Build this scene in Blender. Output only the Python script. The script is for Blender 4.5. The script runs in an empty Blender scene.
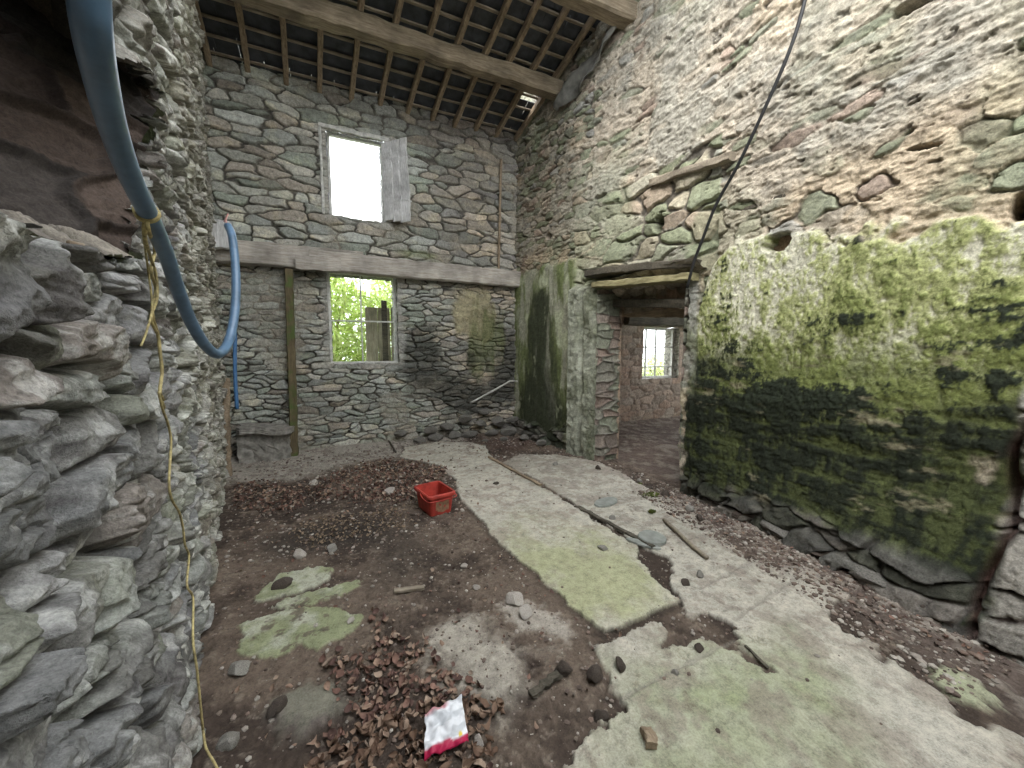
import bpy, bmesh, math, random
import numpy as np
from mathutils import Vector, Matrix, Euler
random.seed(11)
rng = np.random.default_rng(5)
scn = bpy.context.scene
COL = scn.collection

# ---------------------------------------------------------------- camera frame
F, PITCH, YAW, H = 375.0, math.radians(5), math.radians(24), 1.5
FW = np.array([math.sin(YAW)*math.cos(PITCH), math.cos(YAW)*math.cos(PITCH), -math.sin(PITCH)])
RT = np.array([math.cos(YAW), -math.sin(YAW), 0.0]); UP = np.cross(RT, FW)
CAM = np.array([0, 0, H])
def ray(x, y): return FW + RT*(x-512)/F - UP*(y-384)/F
def on(x, y, ax, v):
    d = ray(x, y); return CAM + d*((v-CAM[ax])/d[ax])
def fl(x, y, z=0.0): return on(x, y, 2, z)
def at(x, y, dist):            # dist along the view direction
    return Vector(CAM + ray(x, y)*dist)

# ---------------------------------------------------------------- noise
def h2(ix, iy, s):
    ix = ix.astype(np.int64).astype(np.uint32); iy = iy.astype(np.int64).astype(np.uint32)
    h = ix*np.uint32(374761393) + iy*np.uint32(668265263) + np.uint32((s*2246822519) & 0xffffffff)
    h = (h ^ (h >> np.uint32(13)))*np.uint32(1274126177)
    h ^= h >> np.uint32(16); h = h*np.uint32(2654435761); h ^= h >> np.uint32(15)
    return h.astype(np.float64)/4294967295.0
def vn(x, y, s=0):
    xi, yi = np.floor(x), np.floor(y); fx, fy = x-xi, y-yi
    ux = fx*fx*fx*(fx*(fx*6-15)+10); uy = fy*fy*fy*(fy*(fy*6-15)+10)
    a, b, c, d = h2(xi, yi, s), h2(xi+1, yi, s), h2(xi, yi+1, s), h2(xi+1, yi+1, s)
    return (a+(b-a)*ux+(c-a)*uy+(a-b-c+d)*ux*uy)*2-1
def fbm(x, y, s=0, o=4, g=.5):
    r = 0; a = 1.; t = 0
    for k in range(o):
        r = r+a*vn(x, y, s+k*17); t += a; a *= g; x = x*2.03+3.1; y = y*2.03-1.7
    return r/t
def ss(a, b, x):
    t = np.clip((x-a)/(b-a), 0, 1); return t*t*(3-2*t)
def mix(a, b, t):
    if np.ndim(t) and np.ndim(a) != 0 and (np.shape(a)[-1:] == (3,)): t = np.asarray(t)[..., None]
    return a+(b-a)*t
def C3(*c): return np.array(c, float)
def stones(x, y, w, h, s=0, warp=.25, p=2.6, jx=.42, jy=.32):
    """rubble pattern: returns distance to joint (0..), id hash, local offsets"""
    wx = x+fbm(x/w*1.1, y/h*.7, s+3, 3)*w*warp; wy = y+fbm(x/w*.9+9, y/h*.6, s+4, 3)*h*warp*1.3
    gx, gy = wx/w, wy/h
    j0 = np.floor(gy)
    d1 = np.full(x.shape, 9.); d2 = np.full(x.shape, 9.)
    idx = np.zeros(x.shape); ox = np.zeros(x.shape); oy = np.zeros(x.shape)
    for dj in (-1, 0, 1):
        j = j0+dj; off = h2(j, j*0+7, s)
        i0 = np.floor(gx-off)
        for di in (-1, 0, 1):
            i = i0+di
            cx = i+off+.5+(h2(i, j, s+1)-.5)*2*jx; cy = j+.5+(h2(i, j, s+2)-.5)*2*jy
            dx = gx-cx; dy = gy-cy
            d = (np.abs(dx)**p+np.abs(dy)**p)**(1/p) - (h2(i, j, s+5)-.5)*.3
            n = d < d1
            d2 = np.where(n, d1, np.minimum(d2, d)); d1 = np.where(n, d, d1)
            idx = np.where(n, h2(i, j, s+6), idx); ox = np.where(n, dx, ox); oy = np.where(n, dy, oy)
    return d2-d1, idx, ox, oy
def facet(ox, oy, idx, n=4, slope=.9):
    """chiselled face: lowest of a few tilted planes per stone (0..1)"""
    r = None
    for k in range(n):
        a = 6.283*((k+sub(idx, 20+k)*.9)/n); sl = slope*(.35+sub(idx, 30+k)); c = .55+.5*sub(idx, 40+k)
        v = c-sl*(ox*np.cos(a)+oy*np.sin(a)); r = v if r is None else np.minimum(r, v)
    return np.clip(r, 0, 1.0)
def ridged(x, y, s=0, o=4): return 1-2*np.abs(fbm(x, y, s, o, .6))*1.6
def sub(idx, k): return (idx*(7.13+k*3.7)*97.) % 1.0
def sdpoly(x, y, P):
    """signed distance, positive inside"""
    P = np.asarray(P, float); d = np.full(x.shape, 1e9); ins = np.zeros(x.shape, bool)
    for k in range(len(P)):
        a, b = P[k], P[(k+1) % len(P)]
        ex, ey = b-a; wx, wy = x-a[0], y-a[1]
        t = np.clip((wx*ex+wy*ey)/(ex*ex+ey*ey+1e-12), 0, 1)
        d = np.minimum(d, (wx-ex*t)**2+(wy-ey*t)**2)
        c = ((a[1] > y) != (b[1] > y)) & (x < (b[0]-a[0])*(y-a[1])/(b[1]-a[1]+1e-12)+a[0])
        ins ^= c
    d = np.sqrt(d); return np.where(ins, d, -d)

# ---------------------------------------------------------------- materials
def nt(name):
    m = bpy.data.materials.new(name); m.use_nodes = True
    n = m.node_tree; n.nodes.clear()
    o = n.nodes.new('ShaderNodeOutputMaterial'); b = n.nodes.new('ShaderNodeBsdfPrincipled')
    n.links.new(b.outputs[0], o.inputs[0]); return m, n, b
def ramp(n, fac, stops):
    r = n.nodes.new('ShaderNodeValToRGB'); e = r.color_ramp.elements
    while len(e) < len(stops): e.new(.5)
    for q, (p, c) in zip(e, stops): q.position = p; q.color = (*c, 1)
    n.links.new(fac, r.inputs[0]); return r.outputs[0]
def noise(n, scale, detail=4, vec=None, rough=.55):
    t = n.nodes.new('ShaderNodeTexNoise'); t.inputs['Scale'].default_value = scale
    t.inputs['Detail'].default_value = detail; t.inputs['Roughness'].default_value = rough
    if vec is None:
        g = n.nodes.new('ShaderNodeTexCoord'); vec = g.outputs['Object']
    n.links.new(vec, t.inputs['Vector']); return t.outputs[0]
def mathn(n, op, a, b):
    m = n.nodes.new('ShaderNodeMath'); m.operation = op
    for k, v in ((0, a), (1, b)):
        if isinstance(v, (int, float)): m.inputs[k].default_value = v
        else: n.links.new(v, m.inputs[k])
    return m.outputs[0]
def mul(n, a, b, fac=1.0):
    x = n.nodes.new('ShaderNodeMix'); x.data_type = 'RGBA'; x.blend_type = 'MULTIPLY'; x.inputs[0].default_value = fac
    n.links.new(a, x.inputs[6]); n.links.new(b, x.inputs[7]); return x.outputs[2]
def bump(n, b, hgt, strength, dist):
    k = n.nodes.new('ShaderNodeBump'); k.inputs['Strength'].default_value = strength; k.inputs['Distance'].default_value = dist
    n.links.new(hgt, k.inputs['Height']); n.links.new(k.outputs[0], b.inputs['Normal'])
def vcol_mat(name, rough=.92, lo=.55, hi=1.35, s1=22, s2=110, bd=.012, bs=.7, spec=.25):
    m, n, b = nt(name)
    a = n.nodes.new('ShaderNodeAttribute'); a.attribute_name = 'Col'
    n1 = noise(n, s1, 5, rough=.65); n2 = noise(n, s2, 4, rough=.7)
    n3 = noise(n, s2*.42, 6, rough=.8)
    f = mathn(n, 'ADD', mathn(n, 'MULTIPLY', n1, .34), mathn(n, 'ADD', mathn(n, 'MULTIPLY', n2, .33), mathn(n, 'MULTIPLY', n3, .33)))
    r = ramp(n, f, [(.36, (lo,)*3), (.5, (1, 1, 1)), (.63, (hi,)*3)])
    n.links.new(mul(n, a.outputs['Color'], r), b.inputs['Base Color'])
    b.inputs['Roughness'].default_value = rough; b.inputs['Specular IOR Level'].default_value = spec
    bump(n, b, f, bs, bd); return m
def wood_mat(name, c1, c2, scale=1.0, axis=0, rough=.8, green=None, bs=.5):
    m, n, b = nt(name)
    g = n.nodes.new('ShaderNodeTexCoord'); mp = n.nodes.new('ShaderNodeMapping')
    sc = [9*scale]*3; sc[axis] = .8*scale; mp.inputs['Scale'].default_value = sc
    n.links.new(g.outputs['Object'], mp.inputs['Vector'])
    n1 = noise(n, 6, 6, mp.outputs[0], .7); n2 = noise(n, 3.2, 4)
    col = ramp(n, n1, [(.33, c1), (.66, c2)])
    v = ramp(n, n2, [(.3, (.55, .55, .55)), (.7, (1.15, 1.15, 1.15))])
    out = mul(n, col, v)
    if green:
        x = n.nodes.new('ShaderNodeMix'); x.data_type = 'RGBA'
        n.links.new(ramp(n, noise(n, 5, 4), [(.48, (0, 0, 0)), (.62, (1, 1, 1))]), x.inputs[0])
        n.links.new(out, x.inputs[6]); x.inputs[7].default_value = (*green, 1); out = x.outputs[2]
    n.links.new(out, b.inputs['Base Color']); b.inputs['Roughness'].default_value = rough
    b.inputs['Specular IOR Level'].default_value = .25
    bump(n, b, n1, bs, .006); return m
def plain_mat(name, c, rough=.6, var=.25, s=12, metal=0, spec=.5, bs=.15):
    m, n, b = nt(name)
    f = noise(n, s, 5)
    n.links.new(ramp(n, f, [(.3, tuple(v*(1-var) for v in c)), (.7, tuple(min(1, v*(1+var)) for v in c))]), b.inputs['Base Color'])
    b.inputs['Roughness'].default_value = rough; b.inputs['Metallic'].default_value = metal
    b.inputs['Specular IOR Level'].default_value = spec
    bump(n, b, f, bs, .004); return m

M = {}
M['stone'] = vcol_mat('rubble stone', bd=.022, bs=.9, lo=.42, hi=1.55)
M['near'] = vcol_mat('near rubble stone', s1=30, s2=170, bd=.012, bs=.9, lo=.40, hi=1.6)
M['moss'] = vcol_mat('mossy plaster', s1=16, s2=90, bd=.024, bs=.95, lo=.45, hi=1.6)
M['floor'] = vcol_mat('earth and concrete floor', s1=18, s2=140, bd=.010, bs=.8, lo=.45, hi=1.38)
M['beam'] = wood_mat('limewashed beam wood', (.30, .26, .22), (.52, .48, .43), rough=.75)
M['oldwood'] = wood_mat('brown rafter wood', (.19, .14, .095), (.40, .31, .215), axis=1)
M['purlin'] = wood_mat('dusty purlin wood', (.17, .13, .09), (.34, .28, .20))
M['batten'] = wood_mat('pale batten wood', (.24, .20, .15), (.42, .36, .28))
M['darkwood'] = wood_mat('dark timber', (.05, .045, .035), (.15, .13, .10))
M['greenwood'] = wood_mat('mossy post wood', (.10, .075, .045), (.20, .16, .09), axis=2, green=(.085, .115, .035))
M['greywood'] = wood_mat('weathered grey boards', (.42, .41, .40), (.80, .79, .78), axis=2, scale=2)
M['yelwood'] = wood_mat('yellowish lintel wood', (.20, .17, .08), (.42, .38, .22), axis=1)
M['fencewood'] = wood_mat('outdoor board wood', (.24, .21, .15), (.46, .41, .31), axis=2)
M['slate'] = plain_mat('slate', (.055, .06, .07), .7, .4, 8)
M['sheet'] = plain_mat('torn grey felt', (.15, .145, .13), .85, .5, 9, bs=.8)
M['pipe'] = plain_mat('blue water pipe plastic', (.085, .15, .235), .33, .25, 25, spec=.5, bs=.05)
M['pipe2'] = plain_mat('bright blue pipe plastic', (.06, .17, .36), .4, .15, 20, bs=.05)
M['rope'] = plain_mat('yellow twine', (.38, .31, .14), .8, .5, 60, bs=.6)
M['pink'] = plain_mat('pink string', (.55, .28, .25), .8)
M['black'] = plain_mat('black cable rubber', (.012, .012, .013), .5)
M['red'] = plain_mat('red plastic', (.42, .05, .035), .55, .38, 14, spec=.4, bs=.08)
M['redlabel'] = plain_mat('dirt film', (.30, .17, .10), .8, .4, 25)
M['frame'] = plain_mat('flaking white window paint', (.52, .51, .48), .7, .3, 20, bs=.5)
M['framedark'] = plain_mat('greyed window wood', (.22, .21, .19), .7, .4, 20, bs=.5)
M['metal'] = plain_mat('dull galvanised metal', (.42, .41, .38), .45, .3, 15, metal=.4)
M['leafdead'] = None
M['paper'] = vcol_mat('printed wrapper', rough=.4, lo=.9, hi=1.08, s1=10, s2=60, bs=.1, bd=.002)
def dead_leaf():
    m, n, b = nt('dead leaf brown')
    o = n.nodes.new('ShaderNodeObjectInfo')
    c = ramp(n, o.outputs['Random'], [(0, (.13, .075, .05)), (.35, (.20, .125, .085)), (.65, (.28, .19, .135)), (.9, (.38, .28, .21)), (1, (.09, .055, .04))])
    n.links.new(mul(n, c, ramp(n, noise(n, 40, 4), [(.3, (.6, .6, .6)), (.7, (1.2, 1.2, 1.2))])), b.inputs['Base Color'])
    b.inputs['Roughness'].default_value = .75; b.inputs['Specular IOR Level'].default_value = .3; return m
M['leafdead'] = dead_leaf()
M['litter'] = vcol_mat('dead leaf litter', lo=.7, hi=1.2, bd=.003)
def green_leaf():
    m, n, b = nt('bright green foliage')
    a = n.nodes.new('ShaderNodeAttribute'); a.attribute_name = 'Col'
    d = n.nodes.new('ShaderNodeBsdfDiffuse'); t = n.nodes.new('ShaderNodeBsdfTranslucent'); x = n.nodes.new('ShaderNodeMixShader'); x.inputs[0].default_value = .45
    n.links.new(a.outputs['Color'], d.inputs[0]); n.links.new(a.outputs['Color'], t.inputs[0])
    n.links.new(d.outputs[0], x.inputs[1]); n.links.new(t.outputs[0], x.inputs[2])
    n.links.new(x.outputs[0], n.nodes['Material Output'].inputs[0]); return m
M['foliage'] = green_leaf()
def glass():
    m, n, b = nt('window glass')
    t = n.nodes.new('ShaderNodeBsdfTransparent'); t.inputs[0].default_value = (.93, .95, .93, 1)
    g = n.nodes.new('ShaderNodeBsdfGlossy'); g.inputs['Roughness'].default_value = .03
    x = n.nodes.new('ShaderNodeMixShader'); fr = n.nodes.new('ShaderNodeFresnel'); fr.inputs[0].default_value = 1.12
    n.links.new(fr.outputs[0], x.inputs[0]); n.links.new(t.outputs[0], x.inputs[1]); n.links.new(g.outputs[0], x.inputs[2])
    n.links.new(x.outputs[0], n.nodes['Material Output'].inputs[0]); return m
M['glass'] = glass()

# ---------------------------------------------------------------- object helpers
def link(name, me, mat=None, parent=None):
    o = bpy.data.objects.new(name, me); COL.objects.link(o)
    if mat is not None and me is not None and not me.materials: me.materials.append(mat)
    if parent: o.parent = parent
    return o
def tag(o, label=None, cat=None, group=None, kind=None):
    if label: o['label'] = label
    if cat: o['category'] = cat
    if group: o['group'] = group
    if kind: o['kind'] = kind
    return o
def struct(o): o['kind'] = 'structure'; return o
def empty(name, loc, rot=(0, 0, 0)):
    o = bpy.data.objects.new(name, None); COL.objects.link(o); o.location = loc; o.rotation_euler = rot; o.empty_display_size = .1; return o
def copy_tree(o, parent=None):
    c = o.copy(); COL.objects.link(c)
    if parent: c.parent = parent
    for ch in list(o.children): copy_tree(ch, c)
    return c
def mesh_np(name, V, Fc, col=None, smooth=True):
    """V (n,3), Fc (m,4) or (m,3)"""
    me = bpy.data.meshes.new(name); k = Fc.shape[1]; m = len(Fc)
    me.vertices.add(len(V)); me.vertices.foreach_set('co', np.ascontiguousarray(V, np.float32).ravel())
    me.loops.add(m*k); me.loops.foreach_set('vertex_index', np.ascontiguousarray(Fc, np.int32).ravel())
    me.polygons.add(m); me.polygons.foreach_set('loop_start', np.arange(0, m*k, k, dtype=np.int32))
    me.polygons.foreach_set('use_smooth', np.full(m, smooth))
    me.update(calc_edges=True)
    if col is not None:
        a = me.color_attributes.new('Col', 'FLOAT_COLOR', 'POINT')
        c = np.ones((len(V), 4), np.float32); c[:, :3] = np.clip(col, 0, 1); a.data.foreach_set('color', c.ravel())
    return me
def grid_mesh(name, P, col, keep=None, flip=False):
    nu, nv = P.shape[:2]
    I = np.arange(nu*nv).reshape(nu, nv)
    Fc = np.stack([I[:-1, :-1], I[1:, :-1], I[1:, 1:], I[:-1, 1:]], -1)
    if flip: Fc = Fc[..., ::-1]
    Fc = Fc[keep] if keep is not None else Fc.reshape(-1, 4)
    V = P.reshape(-1, 3); c = col.reshape(-1, 3)
    if keep is not None:
        used = np.zeros(len(V), bool); used[Fc.ravel()] = True
        rm = np.cumsum(used)-1; Fc = rm[Fc]; V = V[used]; c = c[used]
    return mesh_np(name, V, Fc, c)
def bm_mesh(name, bm, smooth=False):
    me = bpy.data.meshes.new(name); bmesh.ops.recalc_face_normals(bm, faces=bm.faces); bm.to_mesh(me); bm.free()
    if smooth: me.polygons.foreach_set('use_smooth', [True]*len(me.polygons))
    return me
def bar_bm(bm, a, b, w, h, seg=10, jit=.004, up=(0, 0, 1), bev=.12, twist=0, taper=1.0, bow=0):
    """a sawn timber from a to b: bevelled, uneven section"""
    a, b = Vector(a), Vector(b); d = (b-a).normalized(); up = Vector(up)
    s = d.cross(up); s = s.normalized() if s.length > 1e-5 else Vector((1, 0, 0)); u = s.cross(d).normalized()
    c = bev*min(w, h); X, Y = w/2, h/2
    prof = [(-X+c, -Y), (0, -Y), (X-c, -Y), (X, -Y+c), (X, 0), (X, Y-c), (X-c, Y), (0, Y), (-X+c, Y), (-X, Y-c), (-X, 0), (-X, -Y+c)]
    rings = []
    off = [(random.uniform(-1, 1)*jit, random.uniform(-1, 1)*jit) for _ in prof]
    for k in range(seg+1):
        t = k/seg; p = a.lerp(b, t)+u*bow*math.sin(math.pi*t); r = []
        sc = 1+(taper-1)*t; cs, sn = math.cos(twist*t), math.sin(twist*t)
        jx, jy = random.uniform(-1, 1)*jit, random.uniform(-1, 1)*jit
        for q, (x, y) in enumerate(prof):
            ox, oy = off[q]; ox = ox*.7+random.uniform(-1, 1)*jit*.6; oy = oy*.7+random.uniform(-1, 1)*jit*.6; off[q] = (ox, oy)
            x2 = (x*sc+ox+jx); y2 = (y*sc+oy+jy)
            r.append(bm.verts.new(p+s*(x2*cs-y2*sn)+u*(x2*sn+y2*cs)))
        rings.append(r)
    n = len(prof)
    for k in range(seg):
        for q in range(n):
            bm.faces.new((rings[k][q], rings[k][(q+1) % n], rings[k+1][(q+1) % n], rings[k+1][q]))
    bm.faces.new(rings[0][::-1]); bm.faces.new(rings[-1])
def bar(name, a, b, w, h, mat, parent=None, **k):
    """timber with its origin at its lower end"""
    bm = bmesh.new(); o0 = Vector(a) if not parent else Vector((0, 0, 0))
    bar_bm(bm, Vector(a)-o0, Vector(b)-o0, w, h, **k)
    o = link(name, bm_mesh(name, bm), mat, parent); o.location = o0; return o
def tube_bm(bm, pts, r, n=12, cap=True):
    pts = [Vector(p) for p in pts]; rs = r if isinstance(r, (list, tuple)) else [r]*len(pts)
    rings = []; prev = None
    for k, p in enumerate(pts):
        d = (pts[min(k+1, len(pts)-1)]-pts[max(k-1, 0)]).normalized()
        if prev is None:
            s = d.cross(Vector((0, 0, 1))); s = s.normalized() if s.length > .01 else Vector((1, 0, 0))
        else: s = (prev-d*prev.dot(d)).normalized()
        prev = s; u = d.cross(s)
        rings.append([bm.verts.new(p+(s*math.cos(2*math.pi*q/n)+u*math.sin(2*math.pi*q/n))*rs[k]) for q in range(n)])
    for k in range(len(pts)-1):
        for q in range(n): bm.faces.new((rings[k][q], rings[k][(q+1) % n], rings[k+1][(q+1) % n], rings[k+1][q]))
    if cap: bm.faces.new(rings[0][::-1]); bm.faces.new(rings[-1])
def catmull(P, m=8):
    P = [Vector(p) for p in P]; P = [P[0]*2-P[1]]+P+[P[-1]*2-P[-2]]; out = []
    for k in range(1, len(P)-2):
        a, b, c, d = P[k-1:k+3]
        for q in range(m):
            t = q/m; out.append(.5*((2*b)+(c-a)*t+(2*a-5*b+4*c-d)*t*t+(3*b-a-3*c+d)*t**3))
    return out+[P[-2]]
def tube(name, pts, r, mat, parent=None, n=12, m=8):
    bm = bmesh.new(); tube_bm(bm, catmull(pts, m) if m else pts, r, n)
    return link(name, bm_mesh(name, bm, True), mat, parent)

# ================================================================= stone colours
def stone_cols(idx, tones):
    t = np.array(tones); k = (sub(idx, 1)*len(t)).astype(int) % len(t)
    return t[k]*(.75+.5*sub(idx, 2))[..., None]
GREYGREEN = [(.27, .28, .25), (.31, .31, .27), (.24, .26, .22), (.34, .33, .29), (.28, .25, .21), (.33, .34, .31)]
BROWNS = [(.25, .22, .18), (.30, .25, .20), (.20, .19, .17), (.34, .28, .22), (.26, .25, .22), (.16, .14, .13)]

# ================================================================= back wall
YB = 6.2
def back_surface(X, Z, yoff=0.0, s=10):
    left = ss(1.3, .7, X)
    up = ss(2.75, 3.0, Z)
    # two scales of rubble blended by region (large coursed slabs above the beam on the left)
    Zc = Z+.10*ss(.2, -1.4, X)*0
    eA, iA, oxA, oyA = stones(X, Zc, .36, .128, s, warp=.30, p=3.2, jy=.36)
    eB, iB, oxB, oyB = stones(X+5, Zc, .25, .083, s+40, warp=.36, p=3., jy=.38)
    selA = (up > .5)
    e = np.where(selA, eA, eB); idx = np.where(selA, iA, iB); ox = np.where(selA, oxA, oxB); oy = np.where(selA, oyA, oyB)
    e = e*np.where(selA, 1.0, .9)
    jn = fbm(X*9, Z*9, s+50, 3)
    body = ss(.02, .26, e+jn*.05)
    body = ss(.01, .17, e+jn*.06)
    hgt = .058*body*(.4+.6*facet(ox, oy, idx)) + (sub(idx, 3)-.5)*.035*body + (ox*(sub(idx, 4)-.5)*.04+oy*(sub(idx, 5)-.6)*.04)*body
    rough = fbm(X*16, Z*30, s+60, 5, .65)*.011+fbm(X*3, Z*3, s+61, 3)*.03
    # old render left in patches : fills the joints
    pl = ss(.05, .3, fbm(X*1.3+3, Z*1.3, s+70, 4)+.35*ss(2.6, 2.4, Z)*ss(-.2, -.5, X)*ss(1.2, 1.6, Z)-.15)*.8
    hgt = hgt*(1-pl*.75)+pl*.028+rough
    c = stone_cols(idx, GREYGREEN)
    cB = stone_cols(idx, BROWNS)
    brown = np.clip(ss(1.0, 2.0, X)*.8 + .25*fbm(X*.8, Z*.9, s+71, 3), 0, 1)
    c = mix(c, cB, brown)
    mort = mix(C3(.075, .07, .06), C3(.28, .25, .20), np.clip(pl+.15+.3*jn, 0, 1))  # mortar colour, darkened further for the occlusion in the joints
    c = c*1.22
    c = mix(c, c*C3(1.25, 1.22, 1.12), ss(.1, .5, fbm(X*5, Z*9, s+62, 4)))
    c = mix(mort, c, ss(.03, .12, e+jn*.03)*(1-pl*.6))
    # sooty, damp stains below the beam, green algae (patches that belong to the wall)
    w = fbm(X*2.2, Z*1.3, s+80, 4)
    below = ss(2.7, 2.5, Z)
    damp = below*np.clip(np.exp(-((X-1.15)/.38)**2-((Z-1.4)/.55)**2)*1.3+np.exp(-((X-1.9)/.8)**2-((Z-.75)/.4)**2)*1.0+np.exp(-((X-2.7)/.3)**2-((Z-1.3)/.7)**2)*1.1+w*.35, 0, 1)
    c = mix(c, C3(.05, .05, .042), ss(.2, 1.0, damp+.25*jn)*.85)
    plast = below*ss(.40, .70, np.exp(-((X-2.05)/.5)**2-((Z-2.05)/.55)**2)*.85+w*.55+jn*.15)
    c = mix(c, C3(.32, .28, .17)*(1+.4*jn)[..., None], plast*.8)
    hgt = hgt*(1-plast*.9)+plast*(.045+.01*jn)
    gre = below*np.clip(np.exp(-((X-2.25)/.38)**2-((Z-1.7)/.6)**2)*1.2+fbm(X*7, Z*1.6, s+81, 4)*.7, 0, 1)
    c = mix(c, C3(.11, .125, .05), ss(.35, 1.0, gre)*.75)
    blk = below*np.clip(np.exp(-((X-2.0)/.55)**2-((Z-1.35)/.22)**2)+fbm(X*6, Z*1.4, s+82, 4)*.6, 0, 1)
    c = mix(c, C3(.04, .042, .028), ss(.5, 1.1, blk)*.8)
    moss = np.exp(-((X-1.15)/.5)**2-((Z-3.03)/.10)**2)+w*.3
    c = mix(c, C3(.15, .18, .08), ss(.5, 1.0, moss)*.6)
    dark_top = ss(4.75, 5.05, Z+.15*w)*ss(-.6, .2, X+w)*.6+ss(1.2, 1.7, X+w*.3)*ss(3.3, 4.0, Z)*ss(2.6, 2.0, X)*.35  # darker towards the eaves and over the upper right area
    c = mix(c, C3(.10, .09, .085), np.clip(dark_top, 0, 1)*.7)
    toe = ss(.12, -.02, Z+.05*w); hgt = hgt+toe*.04
    c = mix(c, C3(.30, .27, .22), ss(.14, .03, Z+.05*w)*.7)
    return hgt, c
def rect_hole(X, Z, x0, x1, z0, z1, s=0, a=.02):
    n = fbm(X*6, Z*6, 300+s, 3)*a
    return (X > x0+n) & (X < x1+n) & (Z > z0+n) & (Z < z1-n)
W1 = (-.20, .79, 1.31, 2.68)     # lower window opening
W2 = (-.13, .66, 3.46, 4.62)     # upper window opening
xs = np.arange(-1.75, 3.15, .0095); zs = np.arange(-.12, 5.6, .0095)
X, Z = np.meshgrid(xs, zs, indexing='ij')
hh, cc = back_surface(X, Z)
rim = np.zeros_like(X)
for k, w in enumerate((W1, W2)):
    rim = np.maximum(rim, ss(.13, .02, np.maximum(np.maximum(w[0]-X, X-w[1]), np.maximum(w[2]-Z, Z-w[3]))+fbm(X*8, Z*8, 5, 3)*.05))
hh = hh*(1-rim*.7)+rim*.03; cc = mix(cc, C3(.34, .33, .30), rim*.65)
P = np.stack([X, YB-hh+.03, Z], -1)
xm, zm = (xs[:-1]+xs[1:])/2, (zs[:-1]+zs[1:])/2; Xm, Zm = np.meshgrid(xm, zm, indexing='ij')
keep = ~(rect_hole(Xm, Zm, *W1, 1) | rect_hole(Xm, Zm, *W2, 2))
wall_back = struct(link('wall_back', grid_mesh('wall_back', P, cc, keep), M['stone']))
def ruled(name, A, B, nu, nv, amp, tone, mat, s=0, sw=.25, sh=.12, parent=None, pl=.5, nsc=1.0):
    """uneven stone surface spanned between polyline A and polyline B"""
    A = np.asarray(A, float); B = np.asarray(B, float)
    def res(P, n):
        L = np.r_[0, np.cumsum(np.linalg.norm(np.diff(P, axis=0), axis=1))]; t = np.linspace(0, L[-1], n)
        return np.stack([np.interp(t, L, P[:, k]) for k in range(3)], -1), L[-1]
    a, la = res(A, nu); b, lb = res(B, nu); t = np.linspace(0, 1, nv)[None, :, None]
    P = a[:, None]*(1-t)+b[:, None]*t
    N = np.cross(np.gradient(P, axis=0), np.gradient(P, axis=1)); N /= np.linalg.norm(N, axis=-1, keepdims=True)+1e-9
    U = np.linspace(0, max(la, lb), nu)[:, None]*np.ones((1, nv)); D = np.linalg.norm(a-b, axis=1).mean()
    Vv = np.linspace(0, D, nv)[None, :]*np.ones((nu, 1))
    e, idx, ox, oy = stones(Vv+s, U+s, sw, sh, 500+s, warp=.4)
    body = ss(.02, .22, e)
    h = (body*(.6+.6*sub(idx, 3))-.4)*amp*(1-pl*.5)+fbm(U*12*nsc, Vv*12*nsc, s, 5, .6)*amp*.5
    edge = np.minimum(ss(0, .06, U/ max(la, 1e-3)), 1)*1.0
    h = h*ss(-.02, .05, Vv)
    c = stone_cols(idx, tone); c = mix(c*.55, c, body)
    c = mix(c, c.mean((0, 1))*1.05, pl*.6*np.clip(.5+fbm(U*3, Vv*3, s+9, 3), 0, 1))
    return link(name, grid_mesh(name, P+N*h[..., None], c), mat, parent)
def opening(parent, w, y0, y1, splay, tone, s, pl=.7, rise=-.01):
    x0, x1, z0, z1 = w; f = .015
    a = [(x0-f, y0, z0-f), (x0-f, y0, z1+f)]; b = [(x0+splay, y1, z0), (x0+splay, y1, z1+rise)]
    ruled('window_reveal', a, b, 130, 50, .03, tone, M['stone'], s, parent=parent, pl=pl)
    a = [(x1+f, y0, z1+f), (x1+f, y0, z0-f)]; b = [(x1-splay, y1, z1+rise), (x1-splay, y1, z0)]
    ruled('window_reveal', a, b, 130, 50, .03, tone, M['stone'], s+1, parent=parent, pl=pl)
    a = [(x1+f, y0, z0-f), (x0-f, y0, z0-f)]; b = [(x1-splay, y1, z0+.02), (x0+splay, y1, z0+.02)]
    ruled('window_sill', a, b, 110, 50, .025, tone, M['stone'], s+2, parent=parent, pl=pl)
    a = [(x0-f, y0, z1+f), (x1+f, y0, z1+f)]; b = [(x0+splay, y1, z1+rise), (x1-splay, y1, z1+rise)]
    ruled('window_head', a, b, 110, 50, .02, tone, M['stone'], s+3, parent=parent, pl=pl)
RV = [(.40, .39, .36), (.35, .34, .31)]
opening(wall_back, W1, YB+.02, YB+.52, .03, RV, 21)
opening(wall_back, W2, YB+.02, YB+.52, .03, [(.45, .45, .46), (.40, .40, .42)], 31, rise=.19)

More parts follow.
